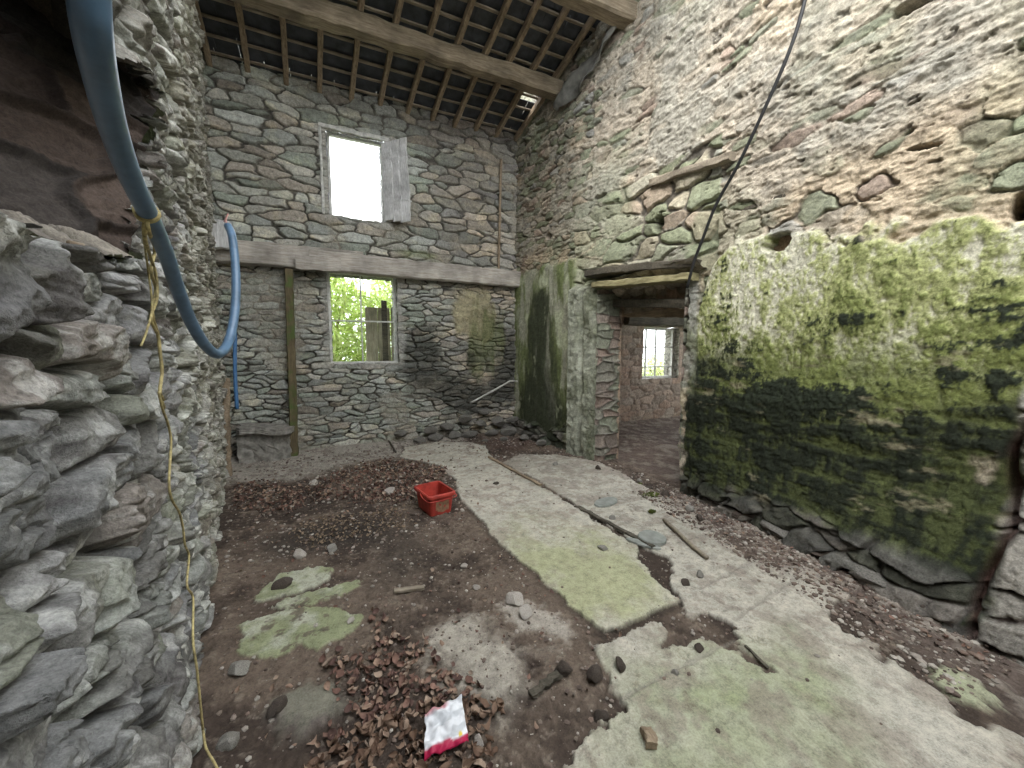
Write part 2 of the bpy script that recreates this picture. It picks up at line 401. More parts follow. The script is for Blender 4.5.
# ================================================================= right wall
def xr(Y, Z):
    top = np.interp(Y, [-1, 3.2, 3.8, 4.7, 6.3], [3.36, 3.36, 3.33, 3.12, 2.86])
    foot = np.interp(Y, [-1, .6, 1.3, 2.0, 2.9, 3.4, 4.2, 6.3], [.42, .42, .24, .14, .04, .0, .0, .02])
    fz = np.clip(1-Z/.75, 0, 1)**1.3
    return top-foot*fz
DOOR = (2.93, 4.14, -.3, 2.30)
TOPEDGE = [(-1., 2.15), (.75, 2.2), (1.4, 2.33), (2.0, 2.42), (2.35, 2.50), (2.6, 2.38), (2.75, 1.9)]
def right_surface(Y, Z, s=100):
    w = fbm(Y*1.6, Z*1.6, s, 4); w2 = fbm(Y*5, Z*5, s+1, 4); w3 = fbm(Y*16, Z*16, s+2, 4)
    zt = np.interp(Y, [p[0] for p in TOPEDGE], [p[1] for p in TOPEDGE])
    plaster = ss(-.02, .05, np.minimum(zt-Z, 2.83-Y-.06*ss(1.6, 2.3, Z))+w2*.13+w3*.03)     # mossed plaster panel right of the door
    lft = ss(-.02, .06, np.minimum(np.minimum(2.85-Z, Y-4.66), Z-.05)+w2*.1)          # plaster left of the door
    # --- base rubble, long flat stones
    eA, iA, oxA, oyA = stones(Y, Z, .30, .085, s+10, warp=.45, p=2.8)
    eD, iD, oxD, oyD = stones(Y, Z, .23, .14, s+25, warp=.45)
    lowz = (Z+.1*w < 3.05) & (Y < 2.75)
    eA, iA, oxA, oyA = [np.where(lowz, d_, a_) for a_, d_ in ((eA, eD), (iA, iD), (oxA, oxD), (oyA, oyD))]
    eB, iB, oxB, oyB = stones(Y, Z, .20, .085, s+20, warp=.4)
    big = (Y > 2.6) & (Y < 4.7) & (Z > 2.3) & (Z < 3.55)
    eC, iC, oxC, oyC = stones(Y, Z, .40, .19, s+30, warp=.25, p=3.5)
    far = Y > 4.4
    pick = lambda a, b, c_: np.where(big, c_, np.where(far, b, a))
    e, idx, ox, oy = pick(eA, eB, eC), pick(iA, iB, iC), pick(oxA, oxB, oxC), pick(oyA, oyB, oyC)
    body = ss(.03, .24, e+w3*.05)
    tilt = (ox*(sub(idx, 4)-.5)+oy*(sub(idx, 5)-.6))*.05*body
    stone_h = .05*body*(.4+.6*facet(ox, oy, idx))+(sub(idx, 3)-.5)*.03*body+tilt
    # render coat covering most of the high wall: stones only poke through
    cover = np.where(big, .12, np.where(far, .42, np.where(lowz, .68, .80)))
    cover = np.clip(cover+w*.45, 0, 1); show = ss(cover-.22, cover+.16, sub(idx, 7)*.85+.15*body+w3*.12)
    ren_h = .034+fbm(Y*9, Z*22, s+3, 5, .68)*.026+w2*.012+ridged(Y*5, Z*17, s+33)*.006
    hgt = mix(ren_h, stone_h, show)+fbm(Y*22, Z*34, s+4, 4, .6)*.006+w*.03
    pit = ss(.42, .6, fbm(Y*7, Z*17, s+5, 4, .6))*(1-plaster); hgt -= pit*.025
    cream = mix(C3(.47, .41, .33), C3(.35, .33, .28), ss(-.3, .4, w+.3*w3)); cream = mix(cream, C3(.50, .41, .30), ss(.1, .5, fbm(Y*1.1, Z*1.1, s+6, 3)+ .25*ss(3.2, 2.4, Z)))
    cst = stone_cols(idx, [(.27, .27, .21), (.24, .25, .18), (.34, .31, .26), (.30, .29, .26), (.40, .35, .28), (.22, .23, .16), (.33, .26, .21)])
    cst = mix(cst, cst*C3(1.1, 1.14, 1.05)+.02, np.where(big, .8, 0.))
    gap = mix(C3(.10, .09, .075), C3(.32, .28, .23), np.clip(.4+w3-.4*big, 0, 1)); cst = mix(gap, cst, ss(.04, .13, e))
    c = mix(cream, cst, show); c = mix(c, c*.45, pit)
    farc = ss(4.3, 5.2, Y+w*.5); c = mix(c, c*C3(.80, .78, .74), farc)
    gst = ss(.12, .5, fbm(Y*1.2+7, Z*.8, s+8, 4)+.35*np.exp(-((Y-3.9)/.9)**2-((Z-3.2)/.6)**2)+.2*np.exp(-((Z-2.7)/.35)**2))
    c = mix(c, C3(.24, .27, .17), gst*.5*(.5+.5*show))
    holes = np.zeros_like(Y)
    for (hy, hz, a, b, ang) in ((2.03, 2.40, .10, .085, .2), (1.32, 3.66, .10, .035, .2), (1.19, 2.76, .075, .014, .25), (.80, 2.27, .03, .07, 0), (5.3, 3.3, .07, .05, 0), (3.35, 2.95, .07, .09, 0), (4.25, 3.55, .1, .03, 0)):
        dy, dz = Y-hy, Z-hz; q = np.sqrt(((dy*math.cos(ang)+dz*math.sin(ang))/a)**2+((-dy*math.sin(ang)+dz*math.cos(ang))/b)**2)
        holes = np.maximum(holes, ss(1.15, .75, q+w3*.35))
    # --- mossed plaster
    br = fbm(Y*2.0, Z*2.8, s+40, 5, .6); drip = fbm(Y*15, Z*4.5, s+41, 5, .7); tuft = fbm(Y*34, Z*24, s+42, 4, .75)
    lay = fbm(Y*2.6, Z*11, s+43, 4, .6)
    zz = Z+.10*br+.03*drip+(Y-1.6)*.02
    g = br*.6+drip*.6+tuft*.6
    creamp = C3(.56, .54, .43); lime = C3(.34, .36, .16); mid = C3(.16, .185, .06); dk = C3(.022, .028, .017); brn = C3(.22, .20, .13)
    mo = mix(creamp, lime, ss(-.28, .22, g+ss(2.45, 1.75, zz)*.28-.06-.35*np.exp(-((Y-2.35)/.22)**2-((Z-1.85)/.3)**2)))
    mo = mix(mo, mid, ss(1.75, 1.25, zz)*.9)
    mo = mix(mo, mid, ss(-.10, .42, g*1.3+ss(2.25, 1.2, zz)*.75-.40))
    mo = mix(mo, dk, ss(-.10, .34, lay*1.1+drip*.7+tuft*.7+br*1.1+ss(1.85, .55, zz-.30*ss(1.7, 2.6, Y))*1.15-.62))
    mo = mix(mo, mix(C3(.055, .065, .024), C3(.016, .02, .012), ss(-.35, .12, lay+.7*drip)), ss(1.35, .75, zz+.45*br-.2*ss(1.7, 2.6, Y))*.93)
    mo = mix(mo, mo*1.6+C3(.01, .014, .004), ss(.25, .55, fbm(Y*20, Z*11, s+46, 5, .75)+.15*br)*.6)
    mo = mix(mo, brn, ss(.3, .5, fbm(Y*3, Z*7, s+45, 5, .65)+.14*np.exp(-((Y-2.3)/.4)**2-((Z-1.15)/.5)**2))*.8*ss(1.7, 1.4, zz))
    mo = mix(mo, C3(.36, .31, .24), ss(.62, 1.0, np.exp(-((Y-.80)/.10)**2-((Z-.85)/.16)**2)+w3*.3)*.9)
    mh = .075+br*.02+tuft*.012+drip*.014*ss(2.4, 1.7, Z)+lay*.02*ss(1.6, .9, Z)
    c = mix(c, mo, plaster); hgt = mix(hgt, mh, plaster)
    # --- green black streaked plaster left of the doorway
    st = fbm(Y*7, Z*1.5, s+50, 5, .6)
    lc = mix(C3(.30, .30, .23), C3(.14, .165, .07), ss(-.25, .3, st+.1))
    blk = np.exp(-((Y-5.45)/.42)**2)*ss(2.75, 2.3, Z)*1.0+ss(1.3, .5, Z)*.5+st*.55
    lc = mix(lc, C3(.035, .04, .025), ss(.35, 1.0, blk)*.92); lc = mix(lc, C3(.36, .38, .26), ss(.2, .55, fbm(Y*5, Z*3, s+52, 4)-.35*ss(.3, .7, blk)+.1))
    c = mix(c, lc, lft); hgt = mix(hgt, .06+st*.012+w2*.015+tuft*.003, lft)
    # --- pillar-like jamb left of the doorway, bare plaster right of it
    pil = ss(4.75, 4.66, Y+w2*.04)*ss(4.05, 4.12, Y)*ss(2.45, 2.35, Z)
    pc = mix(C3(.30, .31, .25), C3(.16, .17, .12), ss(-.3, .4, fbm(Y*5, Z*2.2, s+60, 5, .6)))
    pe, pi_, po, pq = stones(Y, Z, .3, .22, s+61); pc = pc*(1+.5*w3)[..., None]
    c = mix(c, pc, pil); hgt = mix(hgt, .17+w2*.03+w3*.012-.012*ss(.05, .0, pe)*ss(0, .3, w)-.06*np.exp(-((Y-4.42)/.03)**2), pil)
    rj = ss(2.72, 2.80, Y+w2*.06)*ss(3.0, 2.93, Y)*ss(2.5, 2.2, Z)
    c = mix(c, mix(C3(.33, .33, .30), C3(.16, .17, .12), ss(-.2, .4, w2)), rj*ss(.9, 1.4, Z)*.9); hgt = mix(hgt, .05+w2*.03+w3*.02, rj*.7)
    # --- rough stone plinth at the foot
    pe, pid, pox, poy = stones(Y, Z*1.0, .30, .11, s+70, warp=.6); pb = ss(.02, .25, pe)
    fz = ss(.30, .14, Z+w2*.12)*ss(4.1, 3.9, Y+0*Z)*ss(2.95, 2.8, Y)+ss(.35, .2, Z+w2*.2)*ss(4.7, 4.9, Y)
    pcol = mix(C3(.07, .065, .058), stone_cols(pid, [(.11, .105, .095), (.07, .07, .055), (.15, .135, .12), (.055, .065, .045)])*(1+.5*w3)[..., None], ss(.0, .14, pe+w3*.06))
    hgt = mix(hgt, .05+.08*pb*(sub(pid, 3)+.3)+w3*.02, np.clip(fz, 0, 1)); c = mix(c, pcol, np.clip(fz, 0, 1)*.92)
    # --- blockwork corner beyond the plaster, near the camera
    cn = ss(.72, .66, Y+w2*.03+.02*np.sin(Z*9))*ss(1.45, 1.2, Z+w2*.15)
    ce, cid, co, cq = stones(Y, Z, .5, .17, s+80, warp=.45); ce = ce+w3*.08; cb = ss(.02, .16, ce)
    cc_ = mix(C3(.05, .035, .03), stone_cols(cid, [(.36, .35, .32), (.28, .26, .23), (.42, .40, .37)])*(1+.4*w2)[..., None], ss(.03, .1, ce))
    c = mix(c, cc_, cn); hgt = mix(hgt, .03+.07*cb*(.5+sub(cid, 3))+w3*.02+w2*.03, cn)
    slot = np.exp(-((Y-.70-.02*np.sin(Z*9)-w2*.02)/.018)**2)*ss(1.2, .95, Z); hgt -= slot*.10; c = mix(c, C3(.10, .05, .04), slot*.8)
    hgt = hgt-holes*.38; c = mix(c, C3(.05, .045, .04), holes*.9)
    return hgt, c
ys = np.r_[np.arange(-.9, .45, .02), np.arange(.45, 3.1, .0072), np.arange(3.1, 6.36, .009)]
zs = np.r_[np.arange(-.12, 3.6, .0078), np.arange(3.6, 6.1, .011)]
Y, Z = np.meshgrid(ys, zs, indexing='ij')
hh, cc = right_surface(Y, Z)
P = np.stack([xr(Y, Z)-hh, Y, Z], -1)
ym, zm = (ys[:-1]+ys[1:])/2, (zs[:-1]+zs[1:])/2; Ym, Zm = np.meshgrid(ym, zm, indexing='ij')
n = fbm(Ym*5, Zm*5, 77, 4)*.035
dl = DOOR[0]+.04*np.sin(Zm*2.2)+n*1.5-.10*ss(.5, .0, Zm); dr = DOOR[1]+n
keep = ~((Ym > dl) & (Ym < dr) & (Zm < DOOR[3]+n))
wall_right = struct(link('wall_right', grid_mesh('wall_right', P, cc, keep, flip=True), M['moss']))
# doorway jambs through the thickness of the wall
JB = [(.24, .23, .19), (.20, .21, .16), (.24, .20, .17), (.23, .175, .145)]
XI = 3.46
ruled('door_jamb', [(3.08, 4.15, -.05), (3.08, 4.15, 2.4)], [(XI, 4.12, -.05), (XI, 4.12, 2.4)], 300, 90, .028, JB, M['stone'], 41, .35, .12, wall_right, pl=.25)
ruled('door_jamb', [(3.30, 2.93, 2.4), (3.30, 2.93, .5), (3.27, 2.85, -.05)], [(XI, 2.98, 2.4), (XI, 2.98, .5), (XI, 2.95, -.05)], 260, 80, .04, JB, M['stone'], 42, .3, .14, wall_right, pl=.3)

# ================================================================= left wall
def xl(Y): return -.23-.206*Y
def left_surface(Y, Z, s=200):
    sl = math.hypot(1, .206); T = Y*sl
    near = ss(2.6, 1.6, Y)
    w = fbm(T*2.2, Z*2.2, s, 4); w2 = fbm(T*8, Z*8, s+1, 4); w3 = fbm(T*30, Z*30, s+2, 5, .6)
    e, idx, ox, oy = stones(T+.12*Z, Z-.10*T, .21, .098, s+10, warp=.5, jx=.45, jy=.38, p=2.9)
    e2, idx2, o2x, o2y = stones(T+.1*Z, Z, .085, .05, s+30, warp=.5)
    body = ss(.02, .34, e+w2*.06)
    plates = fbm(T*9, Z*26, s+3, 4, .6)
    body = ss(.0, .24, e+w2*.07)
    hgt = .075*body*(.25+.75*facet(ox, oy, idx, 5, .85))+(sub(idx, 3)-.5)*.05*body+(ox*(sub(idx, 4)-.5)*.08+oy*(sub(idx, 5)-.62)*.07)*body
    hgt += plates*.012*body+w*.03+w2*.015+w3*.0075+ridged(T*7+.8*Z, Z*15, s+44)*.007*body
    hgt -= ss(.45, .65, fbm(T*38, Z*38, s+45, 3))*.004
    fac = ss(.62, .75, sub(idx, 8)); hgt += fac*(ss(.03, .25, e2)*.02-.012)*body
    hgt -= (1-ss(.0, .10, e+w2*.04))*.025
    c = stone_cols(idx, [(.22, .215, .215), (.18, .18, .178), (.27, .265, .26), (.16, .155, .145), (.22, .195, .175), (.25, .255, .235), (.23, .235, .195)])
    mort = mix(C3(.13, .125, .115), C3(.33, .32, .28), np.clip(.45+w2, 0, 1))
    c = mix(mort*.6, c, ss(.02, .12, e+w2*.04))
    c = mix(c, C3(.50, .50, .48), ss(.10, .45, fbm(T*8+3, Z*8, s+4, 5, .68))*.6)          # pale lichen / lime
    c = mix(c, C3(.085, .075, .075), ss(.15, .4, fbm(T*4+9, Z*7, s+5, 4, .6))*.6)
    c = mix(c, C3(.28, .29, .21), ss(.05, .5, fbm(T*3+1, Z*3, s+6, 4)+.15*ss(1.6, 2.6, Y))*.35)
    c = mix(c, C3(.60, .59, .56), ss(.22, .45, fbm(T*14, Z*9, s+48, 5, .7))*.5)
    c = mix(c, C3(.62, .62, .57), ss(.12, .3, fbm(T*26, Z*13, s+7, 4, .7))*ss(1.2, 2.2, Y)*.8)
    c = mix(c, C3(.36, .33, .25), ss(2.2, 3.4, Y+w)*.35)
    up = ss(2.0, 2.7, Z+.2*w)*ss(2.6, 1.9, Y)
    c = mix(c, C3(.20, .19, .15), up*.35)
    return hgt, c
yy = [-.5]
while yy[-1] < 6.35:
    y = yy[-1]; d = max(.12, math.hypot(y, .35)); yy.append(y+(.03 if y < .3 else min(.011, max(.0026, d*d*.0040))))
ys = np.array(yy); zs = np.r_[np.arange(-.1, .6, .0055), np.arange(.6, 2.5, .0034), np.arange(2.5, 3.6, .007), np.arange(3.6, 5.75, .014)]
Y, Z = np.meshgrid(ys, zs, indexing='ij')
hh, cc = left_surface(Y, Z)
nx, ny = 1/math.hypot(1, .206), .206/math.hypot(1, .206)
hs = (hh-.06)*np.interp(Y, [0, .6, 2], [.55, .9, 1.0])
P = np.stack([xl(Y)+nx*hs, Y+ny*hs, Z], -1)
NICHE = [(-.2, 1.56), (.3, 1.60), (.67, 1.655), (1.1, 1.70), (1.52, 1.775), (1.62, 1.90), (1.66, 1.97), (1.95, 2.35), (2.38, 2.70), (1.95, 2.55), (1.64, 2.41), (1.40, 2.30), (1.37, 2.42), (1.3, 2.95), (-.2, 2.95)]
ym, zm = (ys[:-1]+ys[1:])/2, (zs[:-1]+zs[1:])/2; Ym, Zm = np.meshgrid(ym, zm, indexing='ij')
sd = sdpoly(Ym, Zm, NICHE)+fbm(Ym*11, Zm*11, 55, 4)*.022
wall_left = struct(link('wall_left', grid_mesh('wall_left', P, cc, sd < 0), M['near']))
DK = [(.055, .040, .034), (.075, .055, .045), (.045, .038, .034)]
def lp(y, z, d=-.03): return (xl(y)+nx*d, y+ny*d, z)
# slanting far cheek of the niche, its sill and the void behind
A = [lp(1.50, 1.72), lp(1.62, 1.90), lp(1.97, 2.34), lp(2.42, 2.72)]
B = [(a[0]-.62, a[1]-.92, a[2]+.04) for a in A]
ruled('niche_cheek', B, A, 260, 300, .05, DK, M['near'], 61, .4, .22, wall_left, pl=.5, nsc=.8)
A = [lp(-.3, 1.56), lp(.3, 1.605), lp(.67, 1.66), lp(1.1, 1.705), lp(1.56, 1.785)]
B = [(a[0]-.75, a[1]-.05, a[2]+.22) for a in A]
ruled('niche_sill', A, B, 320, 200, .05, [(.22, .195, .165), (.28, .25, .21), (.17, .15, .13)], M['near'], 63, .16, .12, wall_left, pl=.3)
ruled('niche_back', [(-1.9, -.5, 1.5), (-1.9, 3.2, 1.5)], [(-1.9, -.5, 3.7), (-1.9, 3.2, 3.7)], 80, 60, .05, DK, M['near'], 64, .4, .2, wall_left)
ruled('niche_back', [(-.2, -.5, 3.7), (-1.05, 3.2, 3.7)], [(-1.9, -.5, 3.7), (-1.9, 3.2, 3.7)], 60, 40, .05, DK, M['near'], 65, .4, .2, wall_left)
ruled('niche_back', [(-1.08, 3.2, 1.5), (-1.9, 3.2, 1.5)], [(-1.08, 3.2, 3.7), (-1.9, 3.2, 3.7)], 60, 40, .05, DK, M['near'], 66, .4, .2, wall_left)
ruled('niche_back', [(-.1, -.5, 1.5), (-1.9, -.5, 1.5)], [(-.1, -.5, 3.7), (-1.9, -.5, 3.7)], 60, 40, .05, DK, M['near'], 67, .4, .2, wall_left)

# unseen front wall, added behind the viewer to cut low sky light
struct(ruled('wall_front_added', [(-.5, -1.6, -.1), (3.6, -1.6, -.1)], [(-.5, -1.6, 3.0), (3.6, -1.6, 3.6)], 200, 160, .06, GREYGREEN, M['stone'], 90, .35, .15))
struct(ruled('wall_left_end', [(-.15, -1.6, -.1), (-.15, -.45, -.1)], [(-.15, -1.6, 5.7), (-.15, -.45, 5.7)], 60, 200, .05, GREYGREEN, M['stone'], 91, .3, .12))
# ================================================================= floor
def fp(pts): return [tuple(fl(x, y)[:2]) for x, y in pts]
P1 = fp([(481, 522), (508, 552), (530, 569), (549, 588), (577, 612), (604, 636), (631, 625), (659, 611), (679, 601), (653, 577), (650, 568), (641, 560), (637, 547), (604, 527), (571, 505), (536, 485), (495, 462), (486, 447), (470, 443), (440, 443), (405, 448), (400, 458), (440, 466), (455, 480), (461, 500)])
P2 = fp([(503, 463), (540, 483), (575, 504), (608, 526), (640, 546), (662, 556), (672, 566), (668, 585), (684, 603), (690, 617), (704, 612), (724, 622), (745, 650), (775, 673), (760, 668), (735, 654), (700, 640), (683, 644), (654, 656), (664, 640), (663, 622), (645, 625), (604, 641), (580, 640), (590, 650), (604, 667), (612, 690), (622, 708), (600, 725), (580, 738), (569, 768), (560, 800), (1100, 800), (1024, 737), (972, 723), (946, 709), (944, 699), (892, 660), (874, 664), (871, 647), (824, 617), (847, 593), (808, 570), (745, 559), (730, 545), (715, 525), (690, 508), (650, 490), (600, 463), (555, 455), (520, 455)])
P2b = fp([(930, 668), (958, 664), (1000, 706), (951, 699)])
P4 = fp([(440, 625), (470, 616), (500, 640), (520, 650), (522, 690), (500, 712), (470, 690), (445, 680), (432, 650)])
P5 = fp([(500, 605), (530, 610), (577, 636), (570, 645), (525, 628)])
PD = fp([(200, 466), (300, 452), (400, 440), (475, 436), (440, 455), (380, 460), (345, 466), (300, 480), (235, 484), (200, 500)])
G1 = fp([(279, 574), (320, 567), (337, 577), (315, 589), (252, 605)])
G2 = fp([(364, 581), (315, 592), (257, 610), (290, 609), (340, 598)])
G3 = fp([(242, 628), (262, 617), (290, 610), (330, 612), (361, 615), (353, 632), (318, 650), (300, 645), (277, 659), (241, 658)])
G4 = fp([(300, 690), (330, 692), (345, 705), (300, 735), (270, 720), (280, 700)])
BT = [(1.83, 4.55), (2.07, 2.15)]
CMASK = []
def floor_surface(X, Y, s=400):
    w = fbm(X*2, Y*2, s, 4); w2 = fbm(X*8, Y*8, s+1, 4); w3 = fbm(X*30, Y*30, s+2, 4, .6); w4 = fbm(X*75, Y*75, s+3, 2)
    dirt = mix(C3(.060, .044, .035), C3(.145, .110, .085), ss(-.35, .35, w+.5*w2+.3*w3))
    dirt = mix(dirt, C3(.24, .20, .16), ss(.3, .55, w3+.3*w2)*.5)
    # damp dark hollow left of the tub
    hol = np.exp(-((X+.15)/.55)**2-((Y-3.35)/.33)**2)+np.exp(-((X-.35)/.35)**2-((Y-2.7)/.5)**2)*.6
    dirt = mix(dirt, C3(.045, .036, .030), ss(.25, .8, hol+w*.3)*.85)
    hgt = w*.018+w2*.013+w3*.009+w4*.006-hol*.02-.006
    c = dirt
    # rubbly dust near the back wall
    d = ss(-.06, .12, sdpoly(X, Y, PD)+w2*.12); c = mix(c, mix(C3(.36, .325, .28), C3(.22, .19, .165), ss(-.1, .5, w2+.4*w3)), d*.9); hgt += d*.01
    near = ss(1.2, 2.6, -X+1.6)*0
    for poly, base, soft in ((P4, C3(.40, .365, .31), .10), (P5, C3(.40, .36, .31), .05)):
        m = ss(-soft, soft, sdpoly(X, Y, poly)+w2*.10+w3*.04); c = mix(c, base*(1+.25*w3)[..., None], m*.85); hgt = hgt*(1-.6*m)+.004*m
    conc = mix(C3(.49, .455, .385), C3(.39, .36, .305), ss(-.3, .35, w+.3*w2)); conc = conc*(1+.22*w3+.12*w4)[..., None]; speck = ss(.28, .5, fbm(X*22, Y*22, s+14, 4, .75)); conc = mix(conc, C3(.22, .18, .15), speck*.75); conc = mix(conc, C3(.50, .47, .40), ss(.0, .5, fbm(X*3, Y*3, s+9, 4)))
    gr1 = ss(.1, .75, np.exp(-((X-1.45)/.55)**2-((Y-2.05)/.6)**2)*1.1+w*.35+w2*.2)
    gr2 = (1+.7*fbm(X*6, Y*6, 489, 4, .65))*ss(.15, .85, np.exp(-((X-1.45)/.8)**2-((Y-.9)/.45)**2)*1.0+w*.4+w2*.15)
    def put(c, hgt, poly, soft, wob, lift, cm):
        dist = sdpoly(X, Y, poly)+w2*wob+w3*wob*.45; m = ss(-soft, soft, dist)
        CMASK.append(m)
        hh = lift+w*.008+w2*.003+w3*.0018
        return mix(c, cm, m), hgt*(1-m)+hh*m, dist
    c2 = mix(conc, C3(.31, .335, .20), np.clip(gr2*.65, 0, 1))
    dusty = ss(-.05, .45, w2+.6*w3-.02+.25*ss(2.2, 3.6, Y))
    c2 = mix(c2, C3(.25, .205, .17), dusty*.55)
    brn2 = ss(.45, .9, np.exp(-((X-.85)/.28)**2-((Y-1.35)/.35)**2)+w2*.5); c2 = mix(c2, C3(.12, .09, .07), brn2*.8)
    c, hgt, d2 = put(c, hgt, P2, .006, .055, .012, c2)
    # joints and cracks in the concrete
    for (a, b) in ((fl(700, 590), fl(770, 553)), (fl(735, 620), fl(806, 574)), (fl(622, 700), fl(735, 640))):
        e = b[:2]-a[:2]; L = np.linalg.norm(e); t = np.clip(((X-a[0])*e[0]+(Y-a[1])*e[1])/L**2, 0, 1)
        dd = np.hypot(X-a[0]-e[0]*t, Y-a[1]-e[1]*t)+w2*.012; k = ss(.016, .004, dd); c = mix(c, C3(.24, .22, .19), k*.5); hgt -= k*.006
    c, hgt, _ = put(c, hgt, P2b, .01, .05, .012, mix(conc, C3(.30, .34, .18), .6))
    gr1 = np.clip(gr1*(1+.9*fbm(X*7, Y*5, 488, 4, .65)), 0, 1)
    c1 = mix(mix(conc, C3(.52, .49, .41), .5), C3(.36, .375, .19), gr1*.7); c1 = mix(c1, C3(.27, .21, .175), ss(.0, .45, w2+.8*w3)*.6*(1-.75*gr1))
    c, hgt, d1 = put(c, hgt, P1, .004, .035, .014, c1)
    for g in (G1, G2, G3):
        gc = mix(C3(.42, .42, .33), C3(.27, .29, .17), ss(-.2, .45, w2+w*.6+w3*.3)); gc = mix(gc, C3(.13, .10, .08), ss(.2, .45, fbm(X*14+4, Y*14, 471, 4, .7))*.8); c, hgt, _ = put(c, hgt, g, .005, .05, .012, gc)
    c, hgt, _ = put(c, hgt, G4, .05, .05, .01, mix(C3(.15, .13, .115), C3(.20, .19, .15), ss(0, .4, w2)))
    # red brown dust in the far corner and rubble strip along the right wall
    rb = np.exp(-((X-2.35)/.55)**2-((Y-5.45)/.55)**2)+w2*.5; c = mix(c, C3(.085, .055, .045), ss(.4, .8, rb)*.85); hgt += ss(.4, .9, rb)*.03
    rs = ss(.50, .1, xr(Y, 0*Y)-X-.12+w2*.25)*ss(3.0, 2.5, Y); c = mix(c, mix(C3(.13, .10, .085), C3(.33, .29, .25), ss(0, .5, w3+w2)), rs*.75); hgt += rs*.012+rs*w3*.012
    hp = ss(.35, .0, YB-Y+w2*.1)*.06+ss(.3, 0, X-xl(Y)+w2*.1)*.03; hgt += hp
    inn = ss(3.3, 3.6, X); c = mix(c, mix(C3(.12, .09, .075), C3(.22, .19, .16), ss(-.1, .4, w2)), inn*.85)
    ed = ss(-.05, -.01, d1)*ss(.012, -.004, d1)*(1-ss(0, .02, d2)); c = mix(c, C3(.05, .04, .03), np.clip(ed, 0, 1)*.5)
    return hgt, c
xs = np.r_[np.arange(-1.9, -1.0, .011), np.arange(-1.0, 3.45, .0066), np.arange(3.45, 7.2, .02)]
ys = np.r_[np.arange(-.8, .9, .03), np.arange(.9, 3.2, .0062), np.arange(3.2, 6.75, .0095)]
X, Y = np.meshgrid(xs, ys, indexing='ij')
fh, cc = floor_surface(X, Y)
floor = struct(link('floor', grid_mesh('floor', np.stack([X, Y, fh], -1), cc), M['floor']))
FX, FY, FH = xs, ys, fh; FC = np.max(CMASK, axis=0)
def fconc(x, y):
    i = min(max(int(np.searchsorted(FX, x)), 0), len(FX)-1); j = min(max(int(np.searchsorted(FY, y)), 0), len(FY)-1)
    return FC[i, j] > .5
def fz(x, y):
    i = min(max(int(np.searchsorted(FX, x)), 0), len(FX)-1); j = min(max(int(np.searchsorted(FY, y)), 0), len(FY)-1)
    return float(FH[i, j])
def fpt(px, py, dz=0.0):
    p = fl(px, py); return Vector((p[0], p[1], fz(p[0], p[1])+dz))

# ================================================================= room beyond the doorway
BR = [(.32, .22, .16), (.38, .29, .22), (.28, .23, .18), (.36, .31, .25)]
W3 = (5.72, 6.75, .90, 2.02)
def side_room():
    xs = np.arange(XI, 8.2, .02); zs = np.arange(-.05, 3.0, .02); X, Z = np.meshgrid(xs, zs, indexing='ij')
    e, idx, ox, oy = stones(X, Z, .3, .13, 700, warp=.3); b = ss(.02, .2, e)
    c = mix(C3(.26, .21, .17), stone_cols(idx, BR), ss(.0, .16, e)*.6); h = .015*b+fbm(X*6, Z*6, 3, 4)*.02
    P = np.stack([X, 6.1-h, Z], -1); Xm, Zm = X[:-1, :-1]+.01, Z[:-1, :-1]+.01
    k = ~((Xm > W3[0]) & (Xm < W3[1]) & (Zm > W3[2]) & (Zm < W3[3]))
    o = struct(link('wall_side_room_back', grid_mesh('wall', P, c, k), M['stone']))
    opening(o, W3, 6.1, 6.5, .02, [(.42, .40, .36), (.36, .34, .30)], 71)
    # near partition and unseen right side, cut low to let sky light in
    struct(ruled('wall_side_room_right_low', [(8.15, 6.2, -.05), (8.15, 6.2, .9)], [(8.15, 1.5, -.05), (8.15, 1.5, .9)], 90, 120, .05, BR, M['stone'], 73, .3, .13))
    struct(ruled('wall_side_room_front', [(8.2, 1.6, -.05), (8.2, 1.6, 3)], [(XI-.1, 1.6, -.05), (XI-.1, 1.6, 3)], 90, 120, .05, BR, M['stone'], 74, .3, .13))
    struct(ruled('wall_side_room_left', [(XI, 4.1, -.05), (XI, 4.1, 2.9)], [(XI, 6.2, -.05), (XI, 6.2, 2.9)], 90, 80, .05, BR, M['stone'], 75, .3, .13))
    struct(ruled('wall_side_room_left', [(XI, 1.6, -.05), (XI, 1.6, 2.9)], [(XI, 3.0, -.05), (XI, 3.0, 2.9)], 90, 80, .05, BR, M['stone'], 76, .3, .13))
    bm = bmesh.new()
    for k in range(28):
        bar_bm(bm, (3.35, 1.62+k*.164, 2.78), (8.2, 1.62+k*.164, 2.78), .16, .03, seg=6, jit=.003, up=(0, 0, 1))
    struct(link('ceiling', bm_mesh('boards', bm), M['darkwood']))
side_room()
b = bar('ceiling_beam', (4.9, 2.0, 2.42), (4.9, 6.2, 2.42), .2, .2, M['darkwood'], jit=.01); tag(b, 'dark old beam under the ceiling of the small room beyond the doorway', 'beam')
b = bar('lintel_beam', (5.2, 6.02, 2.14), (7.6, 6.02, 2.12), .18, .2, M['darkwood'], jit=.01); tag(b, 'dark timber lintel over the window of the small room beyond the doorway', 'lintel')
